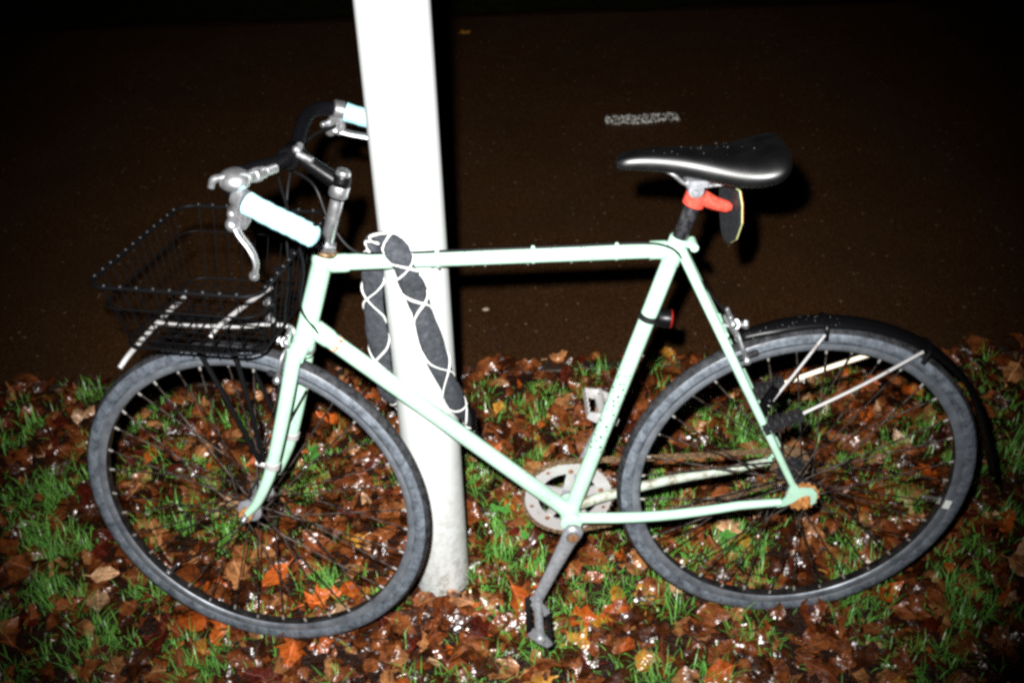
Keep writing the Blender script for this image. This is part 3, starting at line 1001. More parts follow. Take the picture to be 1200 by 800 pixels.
# rusty locking ring on the near side of the rear hub, and the cog on the far side
def gear(mb, c, r, teeth, th, depth, y_, mi=0):
    ring = []
    for i in range(teeth * 4):
        t = 6.28318 * i / (teeth * 4)
        rr_ = r + depth * (.5 if i % 4 in (0, 3) else -.5)
        ring.append((c.x + rr_ * math.cos(t), y_, c.z + rr_ * math.sin(t)))
    mb.plate(ring, (0, th, 0), mi)
mb = MB(); gear(mb, RA, .030, 15, .006, .005, -.050)
mb.lathe([(.014, -.062), (.016, -.060), (.016, -.053), (.014, -.052)], 14, RA)
mb.build('lock_ring', M['rust'], bike, smooth=False)
mb = MB(); gear(mb, RA, .036, 18, .004, .006, .046)
mb.lathe([(.020, .036), (.030, .038), (.030, .052), (.020, .054)], 20, RA)
mb.build('sprocket', M['oily_chain'], bike, smooth=False)
mb = MB()
for s in (-1, 1):
    mb.cyl(RA + V(0, s * .065, 0), RA + V(0, s * .075, 0), .0088, 6); mb.cyl(RA + V(0, s * .074, 0), RA + V(0, s * .082, 0), .0048, 10)
    mb.lathe([(.011, s * .0650), (.0125, s * .0655), (.0125, s * .0665), (.011, s * .067)], 16, RA)
    mb.build('axle_nut', M['rust'], bike); mb = MB()

# ---- chainset (chainring on the far side)
RY = .047
ring = empty('chainring', bike)
def annulus(mb, c, r0, r1, y_, th, n=72, mi=0):
    mb.lathe([(r0, y_ - th / 2), (r1, y_ - th / 2), (r1, y_ + th / 2), (r0, y_ + th / 2)], n, c, (0, 1, 0), mi, True)
mb = MB(); annulus(mb, BB, .060, .0875, RY, .004)
mb.build('ring_plate', M['satin_alloy'], ring, angle=30)
mb = MB()
rg = []
for i in range(46 * 4):
    t = 6.28318 * i / (46 * 4)
    rr_ = .0895 + .0055 * (.5 if i % 4 in (0, 3) else -.5)
    rg.append((rr_, t))
vs_ = [(BB.x + r * math.cos(t), y_, BB.z + r * math.sin(t)) for y_ in (RY - .0015, RY + .0015) for r, t in rg] + \
      [(BB.x + .0865 * math.cos(t), y_, BB.z + .0865 * math.sin(t)) for y_ in (RY - .0025, RY + .0025) for r, t in rg]
k = len(rg)
fs = []
for i in range(k):
    j = (i + 1) % k
    fs += [(i, j, k + j, k + i), (2 * k + i, 2 * k + j, j, i), (k + i, k + j, 3 * k + j, 3 * k + i)]
mb.add(vs_, fs)
mb.build('teeth', M['oily_chain'], ring, smooth=False)
CR_A = math.atan2(.127 - .289, -.509 + .437)     # angle of the near crank, pointing down and forward
for i in range(5):
    t = CR_A + math.pi + i * 2 * math.pi / 5 + .35
    dv = V(math.cos(t), 0, math.sin(t))
    mb = MB()
    sd = V(-math.sin(t), 0, math.cos(t))
    mb.plate([BB + dv * .016 - sd * .012, BB + dv * .016 + sd * .012, BB + dv * .05 + sd * .008, BB + dv * .069 + sd * .008, BB + dv * .072, BB + dv * .069 - sd * .008, BB + dv * .05 - sd * .008], (0, .007, 0))
    mb.v = [(a_, b_ + RY + .004, c_) for a_, b_, c_ in mb.v]
    mb.build('spider_arm', M['satin_alloy'], ring, smooth=False)
    mb = MB(); c_ = BB + dv * .066
    mb.cyl(c_ + V(0, RY - .0045, 0), c_ + V(0, RY + .010, 0), .0052, 10)
    mb.build('ring_bolt', M['dark_rust'], ring)
    mb = MB(); c_ = BB + V(math.cos(t + .628), 0, math.sin(t + .628)) * .0755
    mb.cyl(c_ + V(0, RY - .0035, 0), c_ + V(0, RY + .004, 0), .0042, 10)
    mb.build('ring_bolt', M['dark_rust'], ring)
def crank(s, ang, mat):
    dv = V(math.cos(ang), 0, math.sin(ang)); mb = MB()
    y0 = s * .060; y1 = s * .072
    L = .172
    pth = [BB + V(0, y0, 0) - dv * .018, BB + V(0, y0, 0) - dv * .012, BB + V(0, y0, 0), BB + V(0, y0, 0) + dv * .02, BB + V(0, lerp((0, y0, 0), (0, y1, 0), .5).y, 0) + dv * .09, BB + V(0, y1, 0) + dv * (L - .02), BB + V(0, y1, 0) + dv * (L + .004), BB + V(0, y1, 0) + dv * (L + .012)]
    mb.tube(pth, [.010, .0175, .0195, .0165, .0130, .0118, .0128, .0075], 18, True, 0, (0, 1, 0), .62)
    o = mb.build('crank_arm', mat, bike)
    mb = MB()
    mb.lathe([(.0135, s * .070), (.0135, s * .0725), (.0105, s * .0730)], 18, BB, (0, 1, 0), 0)
    mb.lathe([(.0090, s * .0725), (.0095, s * .0740), (.006, s * .0745)], 14, BB, (0, 1, 0), 1)
    mb.build('dust_cap', [M['chrome'], M['dark_rust']], o)
    return BB + dv * L + V(0, y1, 0)
def pedal(c, s, tilt, body_mat, cage_mat, label):
    """axle along Y away from the bicycle, two toothed cage plates, barrel and two end plates"""
    pd = empty('pedal', bike)
    pd['label'] = label
    pd.location = c
    pd.rotation_euler = (0, tilt, 0)
    mb = MB()
    mb.lathe([(.0085, 0), (.0085, s * .010), (.0105, s * .012), (.0105, s * .018), (.0090, s * .022), (.0085, s * .045), (.0092, s * .086), (.0105, s * .097), (.0105, s * .108), (.006, s * .112)], 16)
    mb.build('barrel', body_mat, pd)
    for e in (-1, 1):
        mb = MB()
        ring = [(e * .030, s * .016, -.007), (e * .030, s * .106, -.007)]
        for i in range(12):
            yy = .106 - .090 * i / 11.0
            ring.append((e * .030, s * yy, .0045 + (.0055 if i % 2 else -.0005)))
        mb.plate(ring, (.0022, 0, 0))
        mb.build('cage_plate', cage_mat, pd, smooth=False)
    for yy in (.020, .101):
        mb = MB()
        mb.plate([(-.0295, s * yy, -.008), (-.012, s * yy, -.0125), (.012, s * yy, -.0125), (.0295, s * yy, -.008), (.0295, s * yy, .006), (.012, s * yy, .010), (-.012, s * yy, .010), (-.0295, s * yy, .006)], (0, .004, 0))
        mb.build('end_plate', body_mat, pd, smooth=False)
    return pd
c = crank(-1, CR_A, M['dull_alloy'])
pedal(c, -1, R(48), M['dull_alloy'], M['black_plastic'], 'lower pedal with black toothed cage plates')
c = crank(1, CR_A + math.pi, M['dull_alloy'])
pedal(c, 1, R(20), M['satin_alloy'], M['satin_alloy'], 'raised pedal on the far side')

# ---- chain
def chain_path():
    r1, r2 = .0905, .0365
    A = BB; B = RA
    d = B - A; L = math.hypot(d.x, d.z); th = math.atan2(d.z, d.x)
    be = math.acos((r1 - r2) / L)
    pts = []
    n1 = 60
    for i in range(n1 + 1):      # around chainring from top tangent via front to bottom tangent
        t = th + be + (2 * math.pi - 2 * be) * i / n1
        pts.append(V(A.x + r1 * math.cos(t), 0, A.z + r1 * math.sin(t)))
    e = V(B.x + r2 * math.cos(th - be), 0, B.z + r2 * math.sin(th - be))
    s_ = pts[-1]
    for i in range(1, 40):
        t = i / 40
        pts.append(lerp(s_, e, t) - V(0, 0, .010 * math.sin(math.pi * t)))
    for i in range(0, 25):
        t = th - be + (2 * be) * i / 24
        pts.append(V(B.x + r2 * math.cos(t), 0, B.z + r2 * math.sin(t)))
    s_ = pts[-1]
    for i in range(1, 40): pts.append(lerp(s_, pts[0], i / 40) - V(0, 0, .003 * math.sin(math.pi * i / 40)))
    return pts
cp = chain_path()
mb = MB()
acc = 0.0; last = cp[0]; idx = 0
seglen = [(cp[(i + 1) % len(cp)] - cp[i]).length for i in range(len(cp))]
total = sum(seglen); nl = int(round(total / .0127))
def at_len(s):
    s %= total
    for i, l_ in enumerate(seglen):
        if s <= l_: return lerp(cp[i], cp[(i + 1) % len(cp)], s / max(l_, 1e-9))
        s -= l_
    return cp[0]
for i in range(nl):
    p0 = at_len(total * i / nl); p1 = at_len(total * (i + 1) / nl)
    d = (p1 - p0).normalized(); up = d.cross(V(0, 1, 0))
    w_ = .0035 if i % 2 else .0048
    for s in (-1, 1):
        y_ = RY + s * w_
        ol = [p0 - d * .003, p0 - d * .001 + up * .004, lerp(p0, p1, .5) + up * .0029, p1 + d * .001 + up * .004, p1 + d * .003, p1 + d * .001 - up * .004, lerp(p0, p1, .5) - up * .0029, p0 - d * .001 - up * .004]
        mb.plate([q + V(0, y_, 0) for q in ol], (0, .0013, 0))
    mb.cyl(p0 + V(0, RY - .0058, 0), p0 + V(0, RY + .0058, 0), .0026, 6)
mb.build('chain', M['oily_chain'], bike, smooth=False, kind='stuff')

# ---- seat post, saddle and what hangs there
post_top = BB + STD * .702
mb = MB(); mb.lathe([(.0125, 0), (.0132, .002), (.0132, .083), (.0115, .086), (.0115, .10)], 18, STT + STD * .018, STD)
mb.build('seat_post', M['dark_steel'], bike)
sad = empty('saddle', bike)
def saddle_shell():
    """cross sections from nose to tail; near-symmetric, dropped skirts"""
    secs = []   # x, half width, top z, skirt drop
    prof = [(-.366, .008, 1.022, .014), (-.360, .018, 1.030, .024), (-.340, .022, 1.037, .031), (-.300, .026, 1.039, .036), (-.255, .033, 1.037, .042), (-.215, .046, 1.034, .048),
            (-.180, .062, 1.033, .052), (-.150, .074, 1.036, .054), (-.126, .080, 1.041, .053), (-.108, .078, 1.044, .047), (-.097, .066, 1.042, .036), (-.091, .045, 1.038, .022)]
    mb = MB(); n = 18; vs_ = []
    for (x_, w_, z_, dr) in prof:
        for j in range(n + 1):
            u = j / n * 2 - 1               # -1 near side skirt ... 1 far side skirt
            a = u * math.pi * .5
            yy = w_ * math.copysign(abs(math.sin(a)) ** .8, u)
            dz = dr * (1 - abs(math.cos(a)) ** .62)
            sag = -.004 * math.exp(-(u * 3) ** 2)
            if abs(u) > .85: yy *= 1 - .35 * (abs(u) - .85) / .15 * .4
            vs_.append((x_, yy, z_ - dz + sag))
    k = n + 1; m = len(prof)
    fs = [(i * k + j, i * k + j + 1, (i + 1) * k + j + 1, (i + 1) * k + j) for i in range(m - 1) for j in range(n)]
    # underside
    fs += [(i * k, (i + 1) * k, (i + 1) * k + n, i * k + n) for i in range(m - 1)]
    fs += [tuple(range(n, -1, -1)), tuple((m - 1) * k + j for j in range(k))]
    mb.add(vs_, fs)
    return mb
mb = saddle_shell()
so = mb.build('cover', M['saddle_leather'], sad, angle=50)
sub = so.modifiers.new('smooth', 'SUBSURF'); sub.levels = 2; sub.render_levels = 2
mb = MB(); rs = random.Random(8)
for i in range(48):
    t = rs.random(); x_ = -.345 + .22 * t
    w_ = .02 + .055 * max(0, t - .25)
    a = rs.uniform(-1.3, 1.3)
    z_ = 1.0372 + .004 * max(0, t - .7) * 3
    mb.ball((x_, w_ * math.sin(a) * 1.05, z_ - .04 * (1 - abs(math.cos(a)) ** .62)), rs.choice([.0005, .0006, .0008, .001]), 6, 4)
mb.build('rain_drops', M['water'], sad, kind='stuff')
for s in (-1, 1):
    mb = MB()
    mb.tube(smooth_path([(-.345, s * .008, 1.020), (-.31, s * .016, 1.016), (-.278, s * .022, 1.004), (-.255, s * .024, .986), (-.225, s * .024, .981), (-.19, s * .024, .984), (-.15, s * .036, .995), (-.115, s * .045, 1.008)], 4), .0036, 8)
    mb.build('rail', M['chrome'], sad)
mb = MB()
mb.cyl((-.238, -.032, .976), (-.238, .032, .976), .013, 16)
mb.box((-.234, 0, .986), (.038, .058, .012))
mb.cyl((-.240, -.040, .975), (-.240, .040, .975), .006, 6)
mb.build('seat_clamp', M['dull_alloy'], sad)
# red clip round the seat post with its arm, carrying a flat reflector seen from its black back
rfl = empty('reflector', bike)
mb = MB()
c0 = STT + STD * .098
mb.lathe([(.015, -.014), (.0185, -.012), (.0185, .010), (.015, .012)], 18, c0, STD)
mb.tube([c0 + V(.010, -.004, .002), c0 + V(.030, -.006, -.008), c0 + V(.050, -.008, -.014), c0 + V(.058, -.008, -.016)], [.014, .0115, .0105, .006], 12)
mb.build('clip', M['red_plastic'], rfl)
mb = MB()
n_ = V(1, .35, .10).normalized()
cpl = V(-.172, .004, .915)
ey = V(0, 0, 1) - n_ * n_.z; ey.normalize(); ex = ey.cross(n_)
ol2 = [(-.024, .052), (.026, .052), (.032, .036), (.033, .0), (.027, -.040), (.018, -.057), (.004, -.057), (-.014, -.042), (-.031, -.004), (-.031, .030)]
mb.plate([cpl + ex * a_ + ey * b_ for a_, b_ in ol2], n_ * .005)
mb.build('back_plate', M['plate_black'], rfl, smooth=False)
mb = MB()
mb.plate([cpl + n_ * .0038 + ex * a_ * 1.015 + ey * b_ * 1.01 for a_, b_ in ol2], n_ * .0022)
mb.build('edge_rim', M['reflector_rim'], rfl, smooth=False)
mb = MB()
mb.plate([cpl + n_ * .0065 + ex * a_ * .94 + ey * b_ * .94 for a_, b_ in ol2], n_ * .003)
mb.build('lens', M['red_lens'], rfl, smooth=False)

# rear lamp strapped to the seat tube
lamp = empty('rear_lamp', bike)
c0 = BB + STD * .462
mb = MB(); mb.lathe([(.0152, -.006), (.0168, -.005), (.0168, .005), (.0152, .006)], 20, c0, STD)
mb.build('strap', M['black_rubber'], lamp)
mb = MB(); ax_ = V(1, -.05, -.12).normalized()
mb.lathe([(.008, .010), (.013, .014), (.0165, .018), (.0175, .038)], 20, c0, ax_)
mb.build('housing', M['black_plastic'], lamp)
mb = MB(); mb.lathe([(.0172, .038), (.0165, .041), (.010, .044), (.0, .045)], 20, c0, ax_)
mb.build('lens', M['red_lens'], lamp)

# ---- mudguard
mud = empty('mudguard', bike)
mb = MB()
prof = []
vs_ = []; n = 46
for i in range(n + 1):
    t = R(113 - 116 * i / n)
    r = .3655
    if i > n * .80: r += .030 * ((i / n - .80) / .20) ** 1.6
    wv_ = .021
    if i < 4: wv_ *= .55 + .45 * i / 4
    if i > n - 4: wv_ *= .6 + .4 * (n - i) / 4
    for j in range(7):
        u = j / 6 * 2 - 1
        rr_ = r - .010 * u * u
        vs_.append((RA.x + rr_ * math.cos(t), u * wv_, RA.z + rr_ * math.sin(t)))
fs = [(i * 7 + j, i * 7 + j + 1, (i + 1) * 7 + j + 1, (i + 1) * 7 + j) for i in range(n) for j in range(6)]
mb.add(vs_, fs)
go = mb.build('guard_blade', M['black_plastic'], mud)
sol = go.modifiers.new('thick', 'SOLIDIFY'); sol.thickness = .0018
rs = random.Random(14); mb = MB()
for i in range(34):
    t = R(rs.uniform(84, 112)); u = rs.uniform(-1, .3)
    mb.ball((RA.x + (.3665 - .010 * u * u) * math.cos(t), u * .021, RA.z + (.3665 - .010 * u * u) * math.sin(t)), rs.choice([.0008, .0011, .0014]), 6, 4)
mb.build('rain_drops', M['water'], mud, kind='stuff')
def rod(name, pts, r, mat, parent, fn=None, n=8, sub=4):
    mb = MB(); mb.tube(smooth_path(pts, sub) if len(pts) > 2 else pts, r, n)
    if fn: mb.map(fn)
    return mb.build(name, mat, parent)
rod('stay', [(-.03, -.056, .540), (.08, -.050, .598), (.184, -.031, .650)], .0031, M['satin_alloy'], mud)
rod('stay', [(-.084, -.045, .556), (-.035, -.036, .628), (.006, -.028, .692)], .0026, M['satin_alloy'], mud)
rod('stay', [(-.04, .050, .533), (.04, .044, .570), (.130, .034, .610), (.155, .031, .622)], .0046, M['cream_plastic'], mud)
mb = MB()
for (a_, s_) in ((88.5, 1), (56.0, 1)):
    mb = MB()
    for j in range(9):
        pass
    t = R(a_)
    pth = [(RA.x + rr_ * math.cos(t), yy, RA.z + rr_ * math.sin(t)) for rr_, yy in ((.336, -.029), (.352, -.0255), (.3605, -.020), (.3675, 0), (.3605, .020), (.350, .0245))]
    mb.tube(smooth_path(pth, 3), .0042, 8)
    mb.build('guard_clip', M['black_plastic'], mud)
for s, c0, c1 in ((-1, V(-.092, -.052, .512), V(-.022, -.056, .543)), (1, V(-.090, .052, .515), V(-.030, .051, .540))):
    mb = MB()
    d = (c1 - c0); dn = d.normalized(); up = V(0, 1, 0).cross(dn)
    for k in range(6):       # ribbed rubber block
        a_ = c0 + d * (k / 6 + .01); b_ = c0 + d * ((k + .86) / 6)
        h = .0125 - .0006 * k
        mb.plate([a_ - up * h, b_ - up * h, b_ + up * h, a_ + up * h], (0, .020, 0))
    mb.cyl(c0, c1, .009, 10)
    mb.build('rubber_mount', M['black_rubber'], mud, smooth=False)
mb = MB(); mb.box((-.086, -.040, .562), (.016, .012, .06), Matrix.Rotation(.42, 3, 'Y')); mb.cyl((-.082, -.050, .565), (-.082, -.030, .565), .006, 8)
mb.build('mount_bracket', M['black_plastic'], mud)

# ---- brakes
def caliper(name, piv, down, fwd, lab):
    """side-pull caliper: pivot bolt, two curved arms, two pads and the cable adjuster"""
    e = empty(name, bike); e['label'] = lab
    side = down.cross(fwd).normalized()
    for s in (-1, 1):
        sd = V(0, s, 0)
        mb = MB()
        mb.tube(smooth_path([piv - sd * .016 - down * .012 + fwd * .006 * s, piv + fwd * .006 * s, piv + sd * .026 + down * .010, piv + sd * .034 + down * .038, piv + sd * .028 + down * .062], 4), [.0088] * 9 + [.0078] * 4 + [.0066] * 4, 10, True, 0, tuple(fwd), .6)
        mb.build('brake_arm', M['chrome'], e)
        mb = MB()
        mb.cyl(piv + sd * .037 + down * .058, piv + sd * .022 + down * .058, .006, 10)
        mb.ball(piv + sd * .037 + down * .058, .0078, 10, 6, (1, .8, 1))
        mb.build('pad_bolt', M['chrome'], e)
        mb = MB()
        t = down.cross(V(0, 1, 0)).normalized()
        c_ = piv + sd * .019 + down * .060
        mb.tube([c_ - t * .024, c_ - t * .02, c_ + t * .02, c_ + t * .024], [.004, .0058, .0058, .004], 8)
        mb.build('brake_pad', M['black_rubber'], e)
    mb = MB(); mb.cyl(piv - fwd * .020, piv + fwd * .024, .0062, 8); mb.cyl(piv + fwd * .018, piv + fwd * .026, .0088, 6)
    mb.build('pivot_bolt', M['chrome'], e)
    mb = MB()
    q = piv + V(0, -.022, 0) - down * .018
    mb.cyl(q, q - down * .016, .0055, 10); mb.cyl(q - down * .016, q - down * .034, .0042, 10); mb.ball(q + V(0, -.004, 0), .0075, 10, 6)
    mb.build('cable_adjuster', M['chrome'], e)
    return e
fwd_r = (V(-.150, 0, .70) - V(-.170, 0, .70)).normalized()
dn_r = (RA - V(-.150, 0, .715)).normalized()
caliper('brake', V(-.150, 0, .702), dn_r, fwd_r, 'rear brake caliper on the seat stays')
dn_f = (FA - V(-.93, 0, .70)).normalized()
e = caliper('brake', V(-.930, 0, .694), dn_f, V(-.95, 0, .3).normalized(), 'front brake caliper on the fork crown')
e.matrix_basis = SM

# ---- stem, bars, grips, levers
stem = empty('stem', bike)
mb = MB(); mb.lathe([(.0105, .040), (.0112, .042), (.0112, .130), (.0105, .132)], 18, HO, HU)
mb.map(ST).build('quill', M['chrome'], stem)
top = HO + HU * .150
mb = MB()
mb.lathe([(.0140, -.024), (.0155, -.021), (.0155, .014), (.0135, .018)], 18, top, HU)
mb.tube(smooth_path([top + V(0, 0, .0), lerp(top, V(-.885, 0, 1.040), .5) + V(0, 0, .004), V(-.872, 0, 1.040)], 4), [.013] * 4 + [.0125] * 4 + [.012], 14)
mb.map(ST).build('extension', M['black_plastic'], stem)
mb = MB(); mb.lathe([(.0175, -.018), (.0195, -.015), (.0195, .015), (.0175, .018)], 18, V(-.885, 0, 1.040), (0, 1, 0))
mb.map(ST).build('bar_clamp', M['black_plastic'], stem)
mb = MB(); mb.lathe([(.0125, .018), (.0130, .020), (.0110, .025), (.004, .026)], 18, top, HU)
mb.map(ST).build('top_cap', M['chrome'], stem)
mb = MB()
mb.cyl(V(-.868, -.017, 1.052), V(-.868, .0, 1.060), .006, 8); mb.cyl(V(-.868, -.016, 1.05), V(-.842, -.020, 1.040), .006, 10); mb.ball(V(-.870, -.014, 1.056), .007)
mb.map(ST).build('clamp_bolt', M['chrome'], stem)
mb = MB(); mb.lathe([(.0156, .002), (.0160, .003), (.0160, .009), (.0156, .010)], 18, top, HU)
mb.map(ST).build('spacer_ring', M['black_plastic'], stem)
mb = MB(); mb.lathe([(.0157, -.020), (.0163, -.019), (.0163, -.001), (.0157, 0)], 18, top, HU)
mb.map(ST).build('collar', M['chrome'], stem)

bar = empty('handlebar', bike)
def barpt(s): return [V(-.885, 0, 1.040), V(-.893, s * .05, 1.044), V(-.905, s * .11, 1.055), V(-.910, s * .160, 1.060), V(-.900, s * .196, 1.058), V(-.877, s * .217, 1.051), V(-.835, s * .227, 1.037), V(-.79, s * .234, 1.022), V(-.765, s * .238, 1.013)]
mb = MB()
pth = smooth_path(list(reversed(barpt(-1))) + barpt(1)[1:], 5)
mb.tube(pth, .0122, 14)
mb.map(ST).build('bar', M['bar_tape'], bar)
for s in (-1, 1):
    gp = smooth_path([V(-.867, s * .2205, 1.046), V(-.825, s * .230, 1.031), V(-.795, s * .234, 1.020), V(-.767, s * .239, 1.009)], 8)
    k = len(gp)
    rr_ = [.0165 + .0004 * math.sin(i * 1.57) for i in range(k)]
    rr_[0] = .0175
    gp2 = gp + [gp[-1] + (gp[-1] - gp[-2]).normalized() * .004, gp[-1] + (gp[-1] - gp[-2]).normalized() * .007]
    mb = MB(); mb.tube(gp2, rr_ + [.0135, .006], 18)
    mb.map(ST).build('grip', M['grip_rubber'], bar)
    lv = empty('brake_lever', bike)
    c0 = V(-.877, s * .217, 1.051)
    tdir = (V(-.835, s * .227, 1.037) - V(-.900, s * .196, 1.058)).normalized()
    mb = MB(); mb.lathe([(.0135, -.010), (.0165, -.008), (.0165, .008), (.0135, .010)], 16, c0, tdir)
    mb.tube([c0 + V(-.004, 0, -.006), c0 + V(-.014, 0, -.026), c0 + V(-.018, 0, -.040)], [.011, .0105, .009], 12)
    mb.tube([c0 + V(.004, 0, -.012), c0 + V(.002, 0, -.030), c0 + V(-.006, 0, -.044)], [.008, .008, .006], 10)
    mb.ball(c0 + V(-.02, s * .002, -.040), .0105, 10, 6)
    mb.map(ST).build('bracket', M['chrome'], lv)
    mb = MB()
    pl = smooth_path([c0 + V(-.016, 0, -.034), c0 + V(.012, .005, -.044), c0 + V(.05, .010, -.052), c0 + V(.095, .016, -.064)] if s > 0 else [c0 + V(-.018, 0, -.036), c0 + V(-.010, s * .002, -.056), c0 + V(.004, s * .004, -.076), c0 + V(.010, s * .005, -.098), c0 + V(.004, s * .005, -.118)], 5)
    k = len(pl)
    mb.tube(pl, [.0088 - .0022 * i / (k - 1) if i < k - 3 else .0075 for i in range(k)], 12, True, 0, (1, 0, .2), .6)
    mb.ball(pl[-1], .0078, 10, 6)
    mb.map(ST).build('lever_blade', M['chrome'], lv)
    mb = MB(); q = c0 + V(-.016, s * .004, -.022)
    mb.cyl(q, q + V(-.012, -s * .022, -.002), .0055, 10); mb.ball(q, .008, 10, 6)
    mb.map(ST).build('cable_barrel', M['chrome'], lv)
# thumb shifter on the near side of the bars
shf = empty('shifter', bike)
c0 = V(-.884, -.216, 1.080)
mb = MB(); mb.lathe([(.019, -.010), (.0225, -.006), (.0225, .002), (.020, .008), (.012, .013), (.004, .0145)], 22, c0, V(.1, -.15, 1))
mb.cyl(c0 + V(.004, .002, -.028), c0 + V(.002, 0, -.006), .012, 14)
mb.map(ST).build('dome', M['chrome'], shf)
mb = MB(); mb.cyl(c0 + V(.012, .012, -.002), c0 + V(.026, .045, -.004), .0092, 14); mb.cyl(c0 + V(.026, .045, -.004), c0 + V(.034, .068, -.006), .0072, 12); mb.cyl(c0 + V(.018, .024, -.003), c0 + V(.022, .034, -.003), .0108, 8)
mb.map(ST).build('barrel', M['chrome'], shf)
mb = MB(); mb.tube(smooth_path([c0 + V(-.006, -.01, .006), c0 + V(-.024, -.014, .004), c0 + V(-.030, -.016, -.008)], 4), [.006] * 6 + [.0052] * 3, 10)
mb.map(ST).build('thumb_lever', M['chrome'], shf)

# ---- cables
cab = empty('brake_cable', bike); cab['label'] = 'black brake and gear cables'
def cable(pts, r=.0024, steer=True, sub=6, mat='cable_black'):
    P = [ST(q) if (steer is True or (isinstance(steer, int) and i < steer)) else Vector(q) for i, q in enumerate(pts)]
    mb = MB(); mb.tube(smooth_path(P, sub), r, 8)
    return mb.build('cable', M[mat], cab)
cable([V(-.878, .195, 1.029), V(-.90, .13, 1.028), V(-.905, .05, 1.010), V(-.905, -.005, .94), V(-.905, -.022, .85), V(-.918, -.024, .78), V(-.925, -.022, .745)])
cable([c0 + V(.034, .068, -.006), c0 + V(.02, .11, -.02), V(-.885, -.06, 1.02), V(-.882, -.035, .93), V(-.875, -.030, .86), V(-.892, -.022, .78), V(-.87, -.010, .725)])
cable([V(-.900, -.195, 1.027), V(-.925, -.12, 1.04), V(-.915, -.02, 1.030), V(-.875, .045, .98), V(-.845, .03, .92), V(-.80, .006, .873), V(-.74, -.003, .870), V(-.60, -.004, .8705)], steer=5)
cable([V(-.60, -.004, .8705), V(-.45, -.004, .871), V(-.32, -.004, .8715), V(-.275, -.014, .868), V(-.252, -.020, .85), V(-.215, -.018, .80), V(-.175, -.016, .745), V(-.163, -.021, .728)], steer=False)
for xx in (-.66, -.50, -.36):
    mb = MB(); mb.lathe([(.0140, -.003), (.0148, -.002), (.0148, .002), (.0140, .003)], 18, V(xx, 0, lerp(HO, STT, (xx - HO.x) / (STT.x - HO.x)).z), (1, 0, 0))
    mb.cyl(V(xx - .003, -.004, .8705), V(xx + .003, -.004, .8705), .004, 8)
    mb.build('cable_clip', M['paint'], cab)

# ---- front rack and basket, turning with the fork
rack = empty('rack', bike)
rod('cross_bar', [(-1.192, -.118, .690), (-1.184, -.09, .704), (-1.178, -.02, .714), (-1.174, .05, .718), (-1.172, .10, .718)], .0048, M['satin_alloy'], rack, ST, 10)
rod('cross_bar', [(-1.046, -.060, .730), (-1.042, -.045, .738), (-1.028, .02, .742), (-1.008, .10, .744), (-1.004, .115, .742)], .0046, M['satin_alloy'], rack, ST, 10)
rod('spine', [(-1.178, .0, .716), (-1.10, .0, .716), (-1.02, 0, .722), (-.955, 0, .730), (-.925, 0, .728), (-.918, 0, .712), (-.918, 0, .700)], .0040, M['satin_alloy'], rack, ST, 8)
for s in (-1, 1):
    rod('side_rail', [(-1.17, s * .050, .703), (-1.08, s * .052, .703), (-1.0, s * .052, .705), (-.955, s * .050, .712)], .0034, M['black_wire'], rack, ST)
    rod('stay', [(-.993, s * .055, .472), (-1.035, s * .058, .600), (-1.078, s * .054, .702)], .0046, M['black_wire'], rack, ST)
    rod('stay', [(-.985, s * .055, .476), (-.995, s * .058, .60), (-1.010, s * .054, .702)], .0046, M['black_wire'], rack, ST)
    rod('backstop', [(-.945, s * .030, .712), (-.938, s * .032, .76), (-.925, s * .034, .83), (-.92, s * .036, .86)], .0042, M['black_wire'], rack, ST)
for xx in (-1.15, -1.10, -1.05, -1.0):
    rod('slat', [(xx, -.052, .7035), (xx, .052, .7035)], .0020, M['black_wire'], rack, ST, 6)
rod('slat', [(-1.17, -.05, .703), (-1.06, .05, .704)], .0024, M['black_wire'], rack, ST, 6)
for (c_, s_) in ((V(-.943, -.036, .795), 1), (V(-.944, -.036, .765), 1)):
    mb = MB(); mb.cyl(c_ + V(0, -.010, 0), c_ + V(0, .006, 0), .0058, 8); mb.tube([c_ + V(0, -.006, .004), c_ + V(.012, -.008, -.004)], .0046, 8)
    mb.map(ST).build('rack_bolt', M['chrome'], rack)

bsk = empty('basket', bike)
bsk['label'] = 'black wire front basket'
TX0, TX1, TY = -1.185, -.895, .175; TZ = .872
BX0, BX1, BY = -1.165, -.925, .135; BZ = .742
def rrect(x0, x1, yy, z_, r, n=5):
    pts_ = []
    for (cx, cy, a0) in ((x1 - r, yy - r, 0), (x0 + r, yy - r, 90), (x0 + r, -yy + r, 180), (x1 - r, -yy + r, 270)):
        for i in range(n + 1):
            t = R(a0 + 90 * i / n)
            pts_.append((cx + r * math.cos(t), cy + r * math.sin(t), z_))
    return pts_
for (f_, r) in ((1.0, .0036), (.66, .0016), (0.02, .0026)):
    mb = MB()
    mb.tube(rrect(BX0 + (TX0 - BX0) * f_, BX1 + (TX1 - BX1) * f_, BY + (TY - BY) * f_, BZ + (TZ - BZ) * f_, .03), r, 8, False, 0, None, 1, True)
    mb.map(ST).build('rim_wire' if f_ == 1 else 'hoop_wire', M['black_wire'], bsk)
for i in range(12):
    u = (i + .5) / 12
    mb = MB()
    yt = -TY + .02 + (2 * TY - .04) * u; yb = -BY + .015 + (2 * BY - .03) * u
    mb.tube([(TX0, yt, TZ + .002), (lerp((TX0, 0, 0), (BX0, 0, 0), .5).x, (yt + yb) / 2, (TZ + BZ) / 2), (BX0, yb, BZ), (BX1, yb, BZ), (TX1, yt, TZ + .002)], .0011, 6)
    for xx in (TX0, TX1): mb.ball((xx, yt, TZ + .003), .0036, 8, 5, (1, 1, 1), 1)
    mb.map(ST).build('long_wire', [M['black_wire'], M['wire_bead']], bsk)
